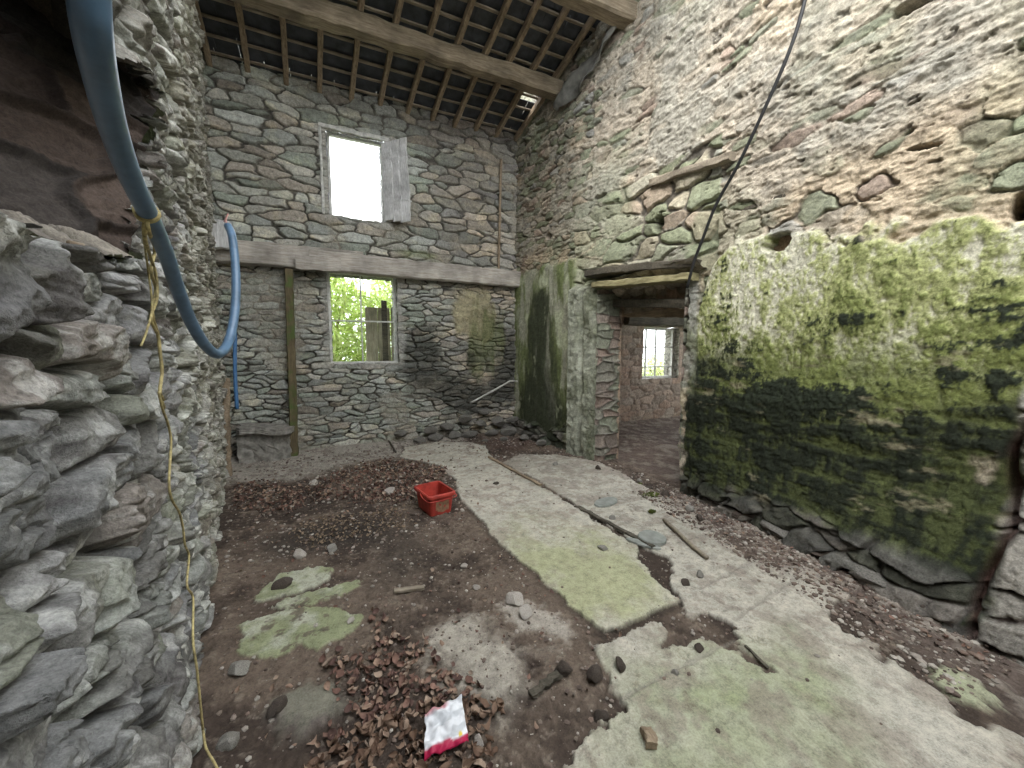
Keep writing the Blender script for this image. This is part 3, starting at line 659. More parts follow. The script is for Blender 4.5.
# timber and stone over the doorway, through the wall
def lintel(name, r, l, dx, w, h, mat, label, cat='lintel', **k):
    a, b = Vector(on(r[0], r[1], 0, r[2])), Vector(on(l[0], l[1], 0, l[2])); a.x += dx; b.x += dx
    o = bar(name, a, b, w, h, mat, seg=22, jit=.006, **k); return tag(o, label, cat)
lintel('door_lintel', (692, 263, 3.20), (583, 274, 2.97), .11, .22, .085, M['darkwood'], 'upper blackened timber lintel over the doorway', bow=.02)
lintel('door_lintel', (690, 276, 3.20), (590, 285, 2.99), .11, .20, .075, M['yelwood'], 'lower yellowish timber lintel directly over the doorway opening')
lintel('door_lintel', (688, 303, 3.33), (606, 303, 3.33), .08, .16, .10, M['darkwood'], 'blackened inner timber lintel set deeper in the doorway')
lintel('door_lintel', (690, 313, 3.52), (622, 313, 3.52), .08, .16, .10, M['oldwood'], 'brown innermost timber lintel at the far side of the doorway')
ruled('door_head', [(3.15, 2.7, 2.42), (3.15, 4.4, 2.42)], [(XI+.05, 2.7, 2.20), (XI+.05, 4.4, 2.20)], 160, 90, .04, [(.42, .36, .28), (.36, .32, .26)], M['stone'], 77, .3, .2, wall_right)
ruled('door_head', [(XI, 2.5, 2.0), (XI, 4.6, 2.0)], [(XI, 2.5, 2.95), (XI, 4.6, 2.95)], 80, 50, .03, BR, M['stone'], 78, .3, .2, wall_right)

# ================================================================= windows
def window(name, rect, y, cols, rows, mat, fw=.045, mw=.02, glazed=(), label=None):
    x0, x1, z0, z1 = rect; t = empty(name, (x0, y, z0)); t['kind'] = 'structure'; W, Hh = x1-x0, z1-z0
    g = lambda nm, a, b, w, h, up=(0, 1, 0): bar(nm, a, b, w, h, mat, t, seg=12, jit=.0018, up=up)
    g('window_frame', (fw/2, 0, 0), (fw/2, 0, Hh), fw, .06); g('window_frame', (W-fw/2, 0, 0), (W-fw/2, 0, Hh), fw, .06)
    g('window_frame', (0, 0, fw/2), (W, 0, fw/2), fw, .065); g('window_frame', (0, 0, Hh-fw/2), (W, 0, Hh-fw/2), fw, .065)
    for c in cols: g('muntin', (W*c, 0, fw), (W*c, 0, Hh-fw), mw, .03)
    for r in rows: g('muntin', (fw, 0, Hh*r), (W-fw, 0, Hh*r), mw, .03)
    cs = [0]+list(cols)+[1]; rs = [0]+list(rows)+[1]
    for i in range(len(cs)-1):
        for j in range(len(rs)-1):
            if (i, j) in glazed:
                bm = bmesh.new(); bmesh.ops.create_cube(bm, size=1)
                for v in bm.verts: v.co = Vector(((cs[i]+(cs[i+1]-cs[i])*(v.co.x+.5))*(W-.02)+.01, v.co.y*.003, (rs[j]+(rs[j+1]-rs[j])*(v.co.z+.5))*(Hh-.02)+.01))
                link('glass_pane', bm_mesh('glass_pane', bm), M['glass'], t)
    return t
window('window_1', (-.205, .785, 1.30, 2.70), YB+.15, (.47,), (.475,), M['frame'], .042, .020, ((0, 0), (0, 1), (1, 0), (1, 1)))
window('window_2', (-.125, .655, 3.47, 4.70), YB+.22, (), (), M['frame'], .035)
window('window_3', (5.74, 6.73, .92, 2.0), 6.25, (.2, .48), (.22, .62), M['frame'], .04, .03, ((0, 0), (0, 1), (1, 0), (1, 1), (0, 2), (1, 2)))
# white painted strips around the upper opening
for a, b in (((-.20, YB-.03, 3.46), (-.21, YB-.03, 4.66)), ((-.22, YB-.04, 4.66), (.72, YB-.05, 4.64))):
    o = struct(bar('trim_1' if a[2] < 4 else 'trim_2', a, b, .03 if a[2] < 4 else .05, .03, M['frame'], seg=14, jit=.005, up=(0, 1, 0)))
# open board shutter of the upper window
sh = empty('window_shutter', (.64, YB-.02, 3.50)); tag(sh, 'weathered grey board shutter hanging open beside the upper window', 'shutter')
for k in range(3):
    bm = bmesh.new(); u0 = .012+k*.122
    bar_bm(bm, (u0*.72+.05+.02*k, -u0*.69-.03, -.02-.02*k), (u0*.72+.03+.012*k, -u0*.69-.03, 1.10+.005*k), .165, .03, seg=14, jit=.010, up=(.69, .72, 0), twist=.06*(k-1))
    link('board', bm_mesh('board', bm), M['greywood'], sh)
bm = bmesh.new(); bar_bm(bm, (.05, .02, .25), (.34, -.25, .24), .08, .022, seg=8, jit=.003); link('cross_rail', bm_mesh('cross_rail', bm), M['greywood'], sh)
bm = bmesh.new(); bar_bm(bm, (.05, .02, .88), (.34, -.25, .87), .08, .022, seg=8, jit=.003); link('cross_rail', bm_mesh('cross_rail', bm), M['greywood'], sh)

# boards standing outside the lower window
fb = empty('board_panel', (.36, 7.05, -.12)); tag(fb, 'brown vertical boards standing outside the lower right window panes', 'boards')
for k, (x0, w) in enumerate(((.06, .2), (.27, .2), (.475, .18))):
    bm = bmesh.new(); bar_bm(bm, (x0+.03, 0, 0), (x0+.03, 0, 2.38), w, .03, seg=8, jit=.004, up=(0, 1, 0)); link('board', bm_mesh('board', bm), M['fencewood'], fb)
bm = bmesh.new(); bar_bm(bm, (.32, -.045, -.0), (.30, -.045, 2.50), .09, .05, seg=10, jit=.004, up=(0, 1, 0)); link('batten', bm_mesh('batten', bm), M['darkwood'], fb)

# ================================================================= long beam on the back wall, post, strips
b = bar('wall_beam', (-1.62, YB-.10, 2.80), (.30, YB-.12, 2.795), .15, .30, M['beam'], seg=26, jit=.006); tag(b, 'pale lime-washed timber beam across the back wall, its left length above the green post', 'beam')
b = bar('wall_beam', (-.40, YB-.165, 2.765), (2.88, YB-.10, 2.75), .14, .27, M['beam'], seg=36, jit=.006); tag(b, 'pale lime-washed timber beam across the back wall, its long right length over the lower window', 'beam')
b = bar('beam_plate', (-.56, YB-.27, 2.70), (.0, YB-.27, 2.71), .045, .19, M['beam'], seg=10, jit=.006, twist=.06); tag(b, 'short pale board nailed over the joint of the wall beams', 'board')
b = bar('beam_end', (-1.50, YB-.27, 2.95), (-1.24, YB-.26, 2.96), .10, .34, M['greywood'], seg=6, jit=.008); tag(b, 'pale squared block on top of the left end of the wall beam', 'block')
b = bar('wooden_post', (-.70, YB-.17, .02), (-.66, YB-.14, 2.62), .10, .09, M['greenwood'], seg=30, jit=.005, up=(0, 1, 0), bow=.01); tag(b, 'narrow upright post, green with algae above and brown below', 'post')
b = bar('wall_strip', (2.47, YB-.09, 2.90), (2.52, YB-.08, 4.72), .035, .03, M['oldwood'], seg=20, jit=.004, up=(0, 1, 0)); tag(b, 'thin upright wooden lath on the back wall above the beam right end', 'lath')
b = bar('wall_timber', (xr(3.42, 3.4)-.05, 3.46, 3.43), (xr(2.5, 3.3)-.055, 2.46, 3.27), .09, .07, M['batten'], seg=16, jit=.006); tag(b, 'brown timber built into the right wall high above the doorway', 'timber')

# ================================================================= roof
SL = .27
def zr(y): return 5.10+SL*(YB-y)
rx = [-1.44, -1.03, -.60, -.20, .21, .60, 1.0, 1.38, 1.74, 2.09, 2.46, 2.82]
proto = None
NTH = ['first', 'second', 'third', 'fourth', 'fifth', 'sixth', 'seventh', 'eighth', 'ninth', 'tenth', 'eleventh', 'twelfth']
for k, x in enumerate(rx):
    if proto is None:
        bm = bmesh.new(); bar_bm(bm, (0, .12, -SL*.12+.045), (.27, -3.1, SL*3.1+.045), .062, .09, seg=30, jit=.0035)
        proto = link('roof_rafter', bm_mesh('roof_rafter', bm), M['oldwood']); o = proto
    else: o = copy_tree(proto)
    o.location = (x, YB, 5.10)
    o.rotation_euler = (0, 0, random.uniform(-.012, .012)) if k else (0, 0, 0)
    lab = '%s roof rafter from the left wall, bare brown wood sloping up from the back wall' % NTH[k]
    tag(o, lab, 'rafter', 'bare wooden rafters over the back of the room')
cpy = 5.04
pu = bar('roof_purlin', (-1.75, cpy, 5.28), (3.28, cpy+.03, 5.30), .19, .21, M['purlin'], seg=34, jit=.010); tag(pu, 'heavy rough roof purlin crossing the whole room under the rafters, nearer the back wall', 'purlin')
pu = bar('roof_purlin', (-1.6, 4.02, 5.55), (3.52, 3.90, 5.53), .20, .22, M['purlin'], seg=34, jit=.008); tag(pu, 'squared roof purlin at the top edge with its end lodged high in the right wall', 'purlin')
bproto = None; nb = 15
for k in range(nb):
    y = 6.12-k*.215
    if bproto is None:
        bm = bmesh.new(); bar_bm(bm, (-1.85, 0, 0), (3.5, 0, 0), .038, .020, seg=30, jit=.003, up=(0, 0, 1)); bproto = link('roof_batten', bm_mesh('roof_batten', bm), M['batten']); o = bproto
    else: o = copy_tree(bproto)
    o.location = (0, y, zr(y)+.104)
    lab = ('lowest thin slate batten, along the eaves over the back wall' if k == 0 else '%s thin slate batten up from the eaves over the back wall' % (NTH[k] if k < 12 else ['thirteenth', 'fourteenth', 'fifteenth'][k-12]))
    tag(o, lab, 'batten', 'thin slate battens under the roof slates')
bm = bmesh.new()
for r in range(16):
    y = 6.30-r*.215
    x = -1.95+(r % 2)*.14
    while x < 3.6:
        wd = random.uniform(.24, .31)
        if not (x < 2.72 < x+wd+.1 and 5.62 < y < 5.95):
            g = 0; t = random.uniform(-.004, .004)
            a = Vector((x+g, y, zr(y)+.122+t)); L = .47
            vs = [a, a+Vector((wd-.006, 0, 0)), a+Vector((wd-.006, -L, SL*L+.030)), a+Vector((0, -L, SL*L+.030))]
            lo = [bm.verts.new(v) for v in vs]; hi = [bm.verts.new(v+Vector((0, 0, .008))) for v in vs]
            bm.faces.new(lo[::-1]); bm.faces.new(hi)
            for q in range(4): bm.faces.new((lo[q], lo[(q+1) % 4], hi[(q+1) % 4], hi[q]))
        x += wd
struct(link('ceiling_slates', bm_mesh('slates', bm), M['slate']))
# ragged felt hanging at the gable
bm = bmesh.new(); n1, n2 = 26, 8
Pg = [[None]*n2 for _ in range(n1)]
for i in range(n1):
    t = i/(n1-1); y = 5.02-1.15*t
    wdt = .20*math.sin(math.pi*min(1, .12+t*.9))**.6+.05
    for j in range(n2):
        u = j/(n2-1); z = zr(y)+.02-.30-u*wdt*1.0+random.uniform(-.022, .022)+.10*t
        x = float(xr(y, 5.))-.13-.05*math.sin(u*3+t*7)-.04*u*math.sin(t*17)
        Pg[i][j] = bm.verts.new((x, y, z))
for i in range(n1-1):
    for j in range(n2-1): bm.faces.new((Pg[i][j], Pg[i+1][j], Pg[i+1][j+1], Pg[i][j+1]))
o = link('roofing_felt', bm_mesh('roofing_felt', bm, True), M['sheet']); md = o.modifiers.new('thick', 'SOLIDIFY'); md.thickness = .012
tag(o, 'ragged grey sheet of old felt hanging along the gable between the two purlins', 'felt')

# ================================================================= cables, pipes, ropes
cb = [(at(806, -12, 3.9)), at(803, 8, 3.85), at(788, 52, 3.75), at(765, 108, 3.62), at(738, 165, 3.5), at(716, 205, 3.45), at(703, 238, 3.45), at(694, 262, 3.48), at(686, 290, 3.5)]
cb = []
for px, py in [(808, -20), (803, 8), (789, 52), (765, 108), (738, 165), (716, 205), (703, 238), (694, 262), (687, 288)]:
    p = on(px, py, 0, 3.12); cb.append(Vector(p))
o = tube('cable', cb, .014, M['black'], n=10, m=6); tag(o, 'black electric cable slung diagonally down the right wall to the doorway', 'cable')
pts = [at(88, -60, .36), at(88, -20, .375), at(92, 30, .40), at(101, 80, .46), at(113, 128, .54), at(130, 176, .64), at(150, 218, .76), at(166, 254, .90), at(178, 290, 1.02), at(191, 322, 1.14), at(205, 345, 1.25), at(218, 354, 1.36), at(228, 343, 1.46), at(234, 318, 1.54), at(236, 290, 1.60), at(235, 260, 1.66), at(232, 236, 1.72), at(228, 226, 1.76)]
pp = empty('water_pipe', pts[0]); tag(pp, 'thick blue plastic water pipe hanging in a loop along the left wall', 'pipe')
def rel(ps, o): return [Vector(p)-o.location for p in ps]
tube('pipe_body', rel(pts, pp), .0165, M['pipe'], pp, n=20, m=8)
tube('string_end', rel([at(228, 228, 1.76), at(226, 220, 1.76), at(228, 214, 1.77), at(224, 222, 1.78)], pp), .003, M['pink'], pp, n=6)
pts = [at(233, 300, 4.9), at(235, 330, 4.88), at(235, 370, 4.86), at(237, 409, 4.85)]
o = tube('thin_pipe', pts, .022, M['pipe2'], n=12); tag(o, 'short straight bright blue pipe hanging in the far left corner', 'pipe')
# yellow twine
tw = empty('twine', at(148, 213, .74)); tag(tw, 'yellow twine knotted round the blue pipe and trailing down the left wall to the floor', 'twine')
ring = []
cpt = at(147, 213, .745); dv = (at(166, 254, .90)-at(130, 176, .64)).normalized(); s_ = dv.cross(Vector((0, 0, 1))).normalized(); u_ = dv.cross(s_)
for q in range(26): ring.append(cpt+(s_*math.cos(q*.5)+u_*math.sin(q*.5))*.0180+dv*(q*.0007-.009))
tube('knot_loop', rel(ring, tw), .0028, M['rope'], tw, n=8, m=3)
def lwp(px, py, off=.035):
    d = ray(px, py); t = (-.23+off)/(d[0]+.206*d[1]); return Vector(CAM+d*t)
def strand(pxs, r, off, nm):
    ps = []
    for k, (x, y) in enumerate(pxs): ps.append(lwp(x, y, off if not isinstance(off, list) else off[k]))
    tube(nm, rel(ps, tw), r, M['rope'], tw, n=8, m=5)
def ropew(pts_, offs, r, nm):
    ps = [at(pts_[0][0], pts_[0][1], .75), at(pts_[1][0], pts_[1][1], .76)]+[lwp(x, y, o) for (x, y), o in zip(pts_[2:], offs[2:])]
    tube(nm, rel(ps, tw), r, M['rope'], tw, n=8, m=5)
ropew([(146, 216), (149, 232), (155, 250), (151, 270), (156, 290), (152, 312), (158, 335), (160, 352), (162, 372), (160, 392), (164, 408)], [0, 0]+[.05]*9, .0038, 'strand')
ropew([(150, 216), (145, 236), (150, 255), (156, 275), (157, 298), (151, 318), (157, 333)], [0, 0]+[.055]*5, .0034, 'strand')
ropew([(148, 216), (143, 228), (147, 262), (152, 305), (147, 330), (141, 346)], [0, 0]+[.055]*4, .0022, 'strand')
strand([(164, 400), (159, 392), (163, 410), (168, 424), (171, 440), (170, 462), (169, 485), (172, 500), (179, 512), (183, 528), (185, 545), (189, 556), (187, 585), (193, 598), (193, 640), (197, 670), (200, 700), (203, 730)], .0028, [.06]*12+[.07, .075, .085, .09, .09, .09], 'strand')
strand([(203, 730), (206, 748), (214, 762), (219, 772)], .0028, [.09, .10, .12, .13], 'strand')
# twig and scraps on the niche sill
o = tube('twig', [lwp(70, 243, -.06), lwp(90, 247, -.08), lwp(120, 252, -.05)], .006, M['oldwood'], n=7, m=4)
tag(o, 'short dry stick lying on the sill of the niche in the left wall', 'stick')

# ================================================================= far left corner: stake, slabs
o = bar('wooden_stake', (-1.33, 5.30, .02), (-1.40, 5.86, 1.15), .11, .06, M['oldwood'], seg=18, jit=.009, bow=.05, taper=.75); tag(o, 'rough brown stake leaning in the far left corner', 'stake')
def slab(name, c, sx, sy, sz, rot, mat, s):
    bm = bmesh.new(); bmesh.ops.create_cube(bm, size=1); bmesh.ops.subdivide_edges(bm, edges=bm.edges[:], cuts=7, use_grid_fill=True)
    r = random.Random(s)
    ph = [r.uniform(0, 9) for _ in range(6)]
    for v in bm.verts:
        x, y, z = v.co
        k = 1+.10*math.sin(5*math.atan2(y, x)+ph[0])+.07*math.sin(3*math.atan2(y, x)+ph[1])
        v.co = Vector((x*sx*k, y*sy*k, (z+.08*math.sin(7*x+ph[2])+.06*math.sin(9*y+ph[3]))*sz)); v.co += Vector((r.uniform(-1, 1), r.uniform(-1, 1), r.uniform(-1, 1)))*min(sx, sy, sz)*.05
    o = link(name, bm_mesh(name, bm), mat); o.location = c; o.rotation_euler = rot; return o
M['rock'] = plain_mat('loose stone', (.25, .235, .21), .9, .45, 16, bs=.9, spec=.2)
M['rockmid'] = plain_mat('dusky loose stone', (.15, .14, .125), .9, .5, 16, bs=.9, spec=.2)
M['rockpale'] = plain_mat('pale loose stone', (.42, .38, .34), .9, .35, 18, bs=.9, spec=.2)
M['rockdark'] = plain_mat('dark loose stone', (.075, .06, .05), .9, .4, 16, bs=.9, spec=.2)
M['rockslate'] = plain_mat('grey green slate', (.27, .28, .255), .8, .25, 14, bs=.4, spec=.3)
o = slab('corner_slab', (-1.00, 6.0, .44), .62, .40, .09, (0, .08, .1), M['rock'], 3); tag(o, 'flat grey stone shelf jutting out in the far left corner', 'stone slab')
o = slab('corner_block', (-1.02, 6.06, .19), .62, .30, .46, (0, 0, .05), M['rock'], 4); tag(o, 'squared stone block under the jutting shelf in the far left corner', 'stone block')

# leaning metal rod in the right hand corner
o = tube('metal_rod', [(1.88, 5.93, .64), (2.3, 5.98, .82), (2.60, 6.02, .955), (2.66, 6.03, .975), (2.80, 6.04, .965)], .017, M['metal'], n=10, m=4)
tag(o, 'thin bent pale metal rod resting on the rubble in the back right corner', 'rod')

# ================================================================= tub
def tub():
    t = empty('plastic_tub', (.735, 3.47, fz(.735, 3.47)+.003), (0, 0, math.radians(12))); tag(t, 'open red plastic tub standing on the dirt floor', 'tub')
    def rr(sx, sy, r, z, n=6):
        out = []
        for cx, cy, a0 in ((sx-r, sy-r, 0), (-sx+r, sy-r, 90), (-sx+r, -sy+r, 180), (sx-r, -sy+r, 270)):
            for q in range(n+1): a = math.radians(a0+90*q/n); out.append((cx+r*math.cos(a), cy+r*math.sin(a), z))
        return out
    def loft(bm, rings, close0=False, close1=False):
        R = [[bm.verts.new(p) for p in r] for r in rings]; n = len(R[0])
        for k in range(len(R)-1):
            for q in range(n): bm.faces.new((R[k][q], R[k][(q+1) % n], R[k+1][(q+1) % n], R[k+1][q]))
        if close0: bm.faces.new(R[0][::-1])
        if close1: bm.faces.new(R[-1])
    bm = bmesh.new()
    loft(bm, [rr(.098, .145, .03, 0), rr(.106, .153, .03, .01), rr(.122, .17, .03, .185), rr(.124, .172, .03, .20), rr(.119, .167, .027, .20), rr(.117, .165, .027, .18), rr(.100, .147, .026, .008)], True, True)
    link('tub_body', bm_mesh('tub_body', bm, False), M['red'], t)
    bm = bmesh.new()
    loft(bm, [rr(.122, .17, .03, .172), rr(.136, .184, .036, .170), rr(.140, .188, .038, .178), rr(.140, .188, .038, .200), rr(.132, .180, .034, .207), rr(.119, .167, .027, .205), rr(.119, .167, .027, .19)])
    link('rim', bm_mesh('rim', bm, False), M['red'], t)
    bm = bmesh.new()
    g = [[None]*6 for _ in range(9)]
    for i in range(9):
        for j in range(6):
            u, v = i/8, j/5; x = -.06+.13*u; z = .035+.10*v+.008*math.sin(u*9); g[i][j] = bm.verts.new((x, -.1535-(.168-.1535)*(z/.185)-.0025, z))
    for i in range(8):
        for j in range(5):
            if (i+j*3) % 11: bm.faces.new((g[i][j], g[i+1][j], g[i+1][j+1], g[i][j+1]))
    o = link('label_residue', bm_mesh('label_residue', bm), M['redlabel'], t); o['label'] = 'dirty brown patch on the side of the tub'
    # handle folded down along the rim
    tube('handle', [(-.141, 0, .188), (-.150, -.06, .176), (-.150, -.15, .165), (-.12, -.197, .160), (0, -.202, .157), (.12, -.197, .160), (.150, -.15, .165), (.150, -.06, .176), (.141, 0, .188)], .0045, M['red'], t, n=8, m=5)
tub()

# ================================================================= wrapper
def wrapper():
    c = fpt(446, 742, .055); nu, nv = 34, 30
    u, v = np.meshgrid(np.linspace(0, 1, nu), np.linspace(0, 1, nv), indexing='ij')
    W_, H_ = .165, .15
    def lay(z0, s, sc):
        cr = .016*fbm(u*5+s, v*5, s, 3)+.008*np.abs(np.sin(u*9+v*5))+.016*np.sin(u*math.pi)*np.sin(v*math.pi)
        x = (u-.5)*W_*(1-.12*v)+.004*vn(v*6, u*2, s); y = (v-.5)*H_+.005*vn(u*5, v*2, s+3)+.025*u
        return np.stack([x*sc, y*sc, z0+cr*sc+.012*v*sc], -1)
    base = C3(.78, .79, .82)+0*u[..., None]
    red = ss(.20, .15, v+.04*vn(u*6, v*0, 4)); base = mix(base, C3(.42, .02, .07), red)
    base = mix(base, C3(.55, .10, .12), ss(.86, .92, v+.08*vn(u*7, v*3, 8))*ss(.7, .5, u)*.7)
    base = mix(base, C3(.35, .37, .40), ss(.3, .55, vn(u*4, v*9, 9))*.5*(1-red))
    base = mix(base, C3(.75, .55, .05), ss(.06, .04, np.hypot(u-.82, v-.2)))
    P = lay(0, 3, 1.0); me = grid_mesh('packet', P, base)
    o = link('crisp_packet', me, M['paper']); o.location = c; o.rotation_euler = (math.radians(14), 0, math.radians(-8))
    md = o.modifiers.new('t', 'SOLIDIFY'); md.thickness = .0015
    tag(o, 'crumpled white and red packet lying on the dead leaves', 'packet')
wrapper()

# ================================================================= laths, sticks, slates on the floor
def lying(name, p0, p1, w, h, mat, label, cat, dz=.0, **k):
    a = fpt(*p0, dz=dz+h/2); b = fpt(*p1, dz=dz+h/2); o = bar(name, a, b, w, h, mat, **k); return tag(o, label, cat)
lying('floor_lath', (489, 459), (541, 488), .035, .02, M['oldwood'], 'long brown lath on the concrete, far end pointing at the corner', 'lath', dz=.006, seg=18, jit=.004)
lying('floor_lath', (578, 508), (654, 550), .04, .02, M['darkwood'], 'dark lath lying on the concrete up to the round slate', 'lath', dz=.006, seg=18, jit=.004)
o = tube('floor_stick', [fpt(664, 523, .02), fpt(672, 532, .022), fpt(690, 548, .022), fpt(707, 562, .022)], [.013]*3*8+[.018], M['oldwood'], n=8, m=8) if False else tube('floor_stick', [fpt(664, 523, .02), fpt(676, 535, .024), fpt(691, 549, .022), fpt(707, 562, .022)], .015, M['batten'], n=8, m=6)
tag(o, 'straight brown stick lying on the concrete right of the round slate', 'stick')
def disc(name, c, r, t, sq, rot, mat, s, label, cat='slate'):
    rd = random.Random(s); bm = bmesh.new(); n = 26; R = [1+.06*math.sin(2*a+s)+rd.uniform(-.03, .03) for a in [2*math.pi*k/n for k in range(n)]]
    lo = [bm.verts.new((r*R[k]*math.cos(2*math.pi*k/n), r*sq*R[k]*math.sin(2*math.pi*k/n), -t/2)) for k in range(n)]
    hi = [bm.verts.new((v.co.x*.96, v.co.y*.96, t/2+rd.uniform(-.001, .001))) for v in lo]
    bm.faces.new(lo[::-1]); bm.faces.new(hi)
    for k in range(n): bm.faces.new((lo[k], lo[(k+1) % n], hi[(k+1) % n], hi[k]))
    o = link(name, bm_mesh(name, bm), mat); o.location = c; o.rotation_euler = rot; return tag(o, label, cat)
disc('round_slate', fpt(652, 541, .018), .125, .02, .8, (.03, .04, .3), M['rockslate'], 5, 'round grey-green slate lying by the end of the dark lath')
disc('slate_sliver', fpt(643, 546, .012), .13, .012, .3, (0, .03, -.95), M['rockslate'], 9, 'long thin slate sliver beside the round slate')
disc('slate_patch', fpt(606, 504, .012), .16, .014, .5, (0, 0, .2), M['rockslate'], 12, 'flat grey slate half sunk in the pale concrete near the doorway')
lying('pale_batten', (394, 594), (424, 587), .035, .018, M['batten'], 'short pale piece of batten on the dark dirt', 'wood offcut', dz=.008, seg=8, jit=.002)
lying('bark_piece', (531, 699), (559, 678), .035, .02, M['darkwood'], 'dark splintered wood piece on the dirt patch in the foreground', 'wood piece', dz=.012, seg=10, jit=.006)
lying('wood_chunk', (646, 737), (652, 754), .04, .03, M['oldwood'], 'short brown wood chunk on the pale concrete in the foreground', 'wood piece', dz=.005, seg=8, jit=.006)
o = tube('twig', [fpt(387, 443, .02), fpt(391, 448, .03), fpt(396, 454, .02)], .012, M['darkwood'], n=7, m=4); tag(o, 'small dark curved twig on the dust near the back wall', 'twig')
lying('dirt_stick', (745, 650), (768, 669), .012, .01, M['darkwood'], 'thin dark sliver of wood at the tip of the dirt tongue', 'stick', dz=.004, seg=6, jit=.002)

# ---- rocks
def rock_mesh(s, flat=.6, sub_=3):
    bm = bmesh.new(); bmesh.ops.create_icosphere(bm, subdivisions=sub_, radius=1); r = random.Random(s)
    pl = [(Vector((r.uniform(-1, 1), r.uniform(-1, 1), r.uniform(-1, 1))).normalized(), r.uniform(.45, .8)) for _ in range(11)]
    for v in bm.verts:
        p = v.co.copy()
        for nrm, d in pl:
            q = p.dot(nrm)
            if q > d: p -= nrm*(q-d)*.85
        p *= 1+r.uniform(-.03, .03); p.z *= flat; v.co = p
    me = bm_mesh('rock', bm)
    return me
RM = [rock_mesh(k, .5+.1*(k % 4)) for k in range(8)]
def rock(name, p, s, mat, label, cat='stone', group=None, rot=None, k=None):
    me = RM[random.randrange(8) if k is None else k].copy(); me.materials.clear(); me.materials.append(mat)
    o = bpy.data.objects.new(name, me); COL.objects.link(o); o.location = p; o.scale = s if isinstance(s, tuple) else (s, s*.8, s)
    o.rotation_euler = rot or (random.uniform(-.2, .2), random.uniform(-.2, .2), random.uniform(0, 6.3)); return tag(o, label, cat, group)
def frock(px, py, r, mat, label, cat='stone', k=None):
    p = fpt(px, py, r*.28); return rock('loose_stone', p, r, mat, label, cat, k=k)
frock(621, 670, .042, M['rockdark'], 'dark round stone on the pale concrete in the foreground', k=2)
frock(515, 603, .075, M['rockpale'], 'pale pinkish stone at the left edge of the green concrete slab', k=1)
frock(527, 617, .055, M['rockpale'], 'small pale stone with reddish side just below the pale pinkish one', k=3)
frock(465, 565, .035, M['rockpale'], 'small grey pebble on the dark dirt, upper of two left of the slab edge')
frock(476, 589, .03, M['rockpale'], 'small grey pebble on the dark dirt, lower of two left of the slab edge')
frock(675, 675, .022, M['rock'], 'small oval brown pebble on the pale concrete right of the dark stone')
frock(496, 485, .04, M['rockdark'], 'small dark stone on the concrete right of the red tub')
frock(686, 586, .035, M['rockdark'], 'small brown stone beyond the tip of the green slab')
frock(603, 551, .045, M['rock'], 'pinkish brown stone flake in the middle of the green slab')
frock(281, 588, .07, M['rockdark'], 'dark grey stone on the upper green-edged slab by the left wall', k=4)
frock(275, 712, .05, M['rockdark'], 'dark flat stone on the dirt left of the leaf drift', k=5)
frock(240, 675, .06, M['rock'], 'brown flat stone on the dirt below the square green slab')
frock(350, 625, .03, M['rockpale'], 'tiny white chip on the green slab')
frock(478, 742, .03, M['rockpale'], 'pinkish chip just right of the packet')
frock(563, 672, .05, M['rockdark'], 'dark clod on the dirt patch beside the splintered wood')
frock(595, 680, .055, M['rockdark'], 'dark clod at the right edge of the dirt patch')
frock(600, 716, .04, M['rockdark'], 'dark clod at the lower edge of the dirt patch')
frock(700, 578, .04, M['rock'], 'small brown stone on concrete below the straight stick')
frock(300, 556, .06, M['rockpale'], 'white scrap of plaster on the dark dirt beyond the upper slab', k=6)
frock(333, 548, .05, M['rock'], 'grey stone lump in the dark dirt near the white plaster scrap')
frock(390, 491, .09, M['rockpale'], 'flat pale stone among the far leaves, left of the red tub')
frock(313, 483, .07, M['rockpale'], 'pale plaster scrap among the far leaves')
frock(700, 652, .03, M['rockdark'], 'dark chip on the dirt tongue in the concrete')
frock(228, 745, .05, M['rock'], 'grey stone at the foot of the left wall in the foreground')
for k, (px, py, r) in enumerate([(612, 520, .04), (650, 488, .05), (640, 481, .04), (598, 470, .05), (555, 466, .05), (665, 497, .06), (690, 512, .06), (700, 522, .05)]):
    frock(px, py, r, [M['rock'], M['rockdark']][k % 2], '%s stone from the left of those strewn between doorway and right wall foot' % NTH[[2, 4, 3, 1, 0, 5, 6, 7][k]])
# rubble heap in the back right corner
heap = [(1.05, 6.06, .07, .15), (1.35, 6.05, .09, .17), (1.62, 6.05, .08, .15), (1.25, 6.09, .22, .15), (1.55, 6.08, .24, .16), (1.9, 6.04, .10, .17), (2.1, 6.08, .26, .16), (2.3, 6.0, .10, .15), (2.60, 5.95, .10, .17), (2.45, 6.06, .27, .16), (2.70, 6.02, .30, .14), (.80, 6.09, .20, .14), (1.85, 6.09, .36, .14), (2.66, 5.5, .07, .11), (2.78, 5.1, .07, .10), (2.35, 5.6, .06, .08), (2.05, 5.7, .05, .07), (2.2, 6.09, .45, .13)]
for k, (x, y, z, r) in enumerate(heap):
    rock('rubble_stone', (x, y, z), (r, r*.6, r*.75), M['rockmid'], 'rough stone in the rubble heaped in the back right corner', 'stone', 'rubble stones in the back right corner', rot=(random.uniform(-.1, .1), random.uniform(-.15, .15), random.uniform(-.3, .3)))
# plinth boulders along the right wall
for k, (y, r) in enumerate([(2.72, .14), (2.42, .17), (2.1, .2), (1.78, .2), (1.45, .2), (1.16, .2), (.9, .16)]):
    x = float(xr(y, .05))-.02; rock('footing_stone', (x, y, .05), (r*.6, r*.9, r*.42), M['rockmid'] if k % 2 else M['rockdark'], '%s footing stone along the foot of the mossy wall, counting from the doorway' % NTH[k], 'stone', 'footing stones of the mossy wall', rot=(random.uniform(-.1, .1), 0, random.uniform(-.2, .2)), k=k)

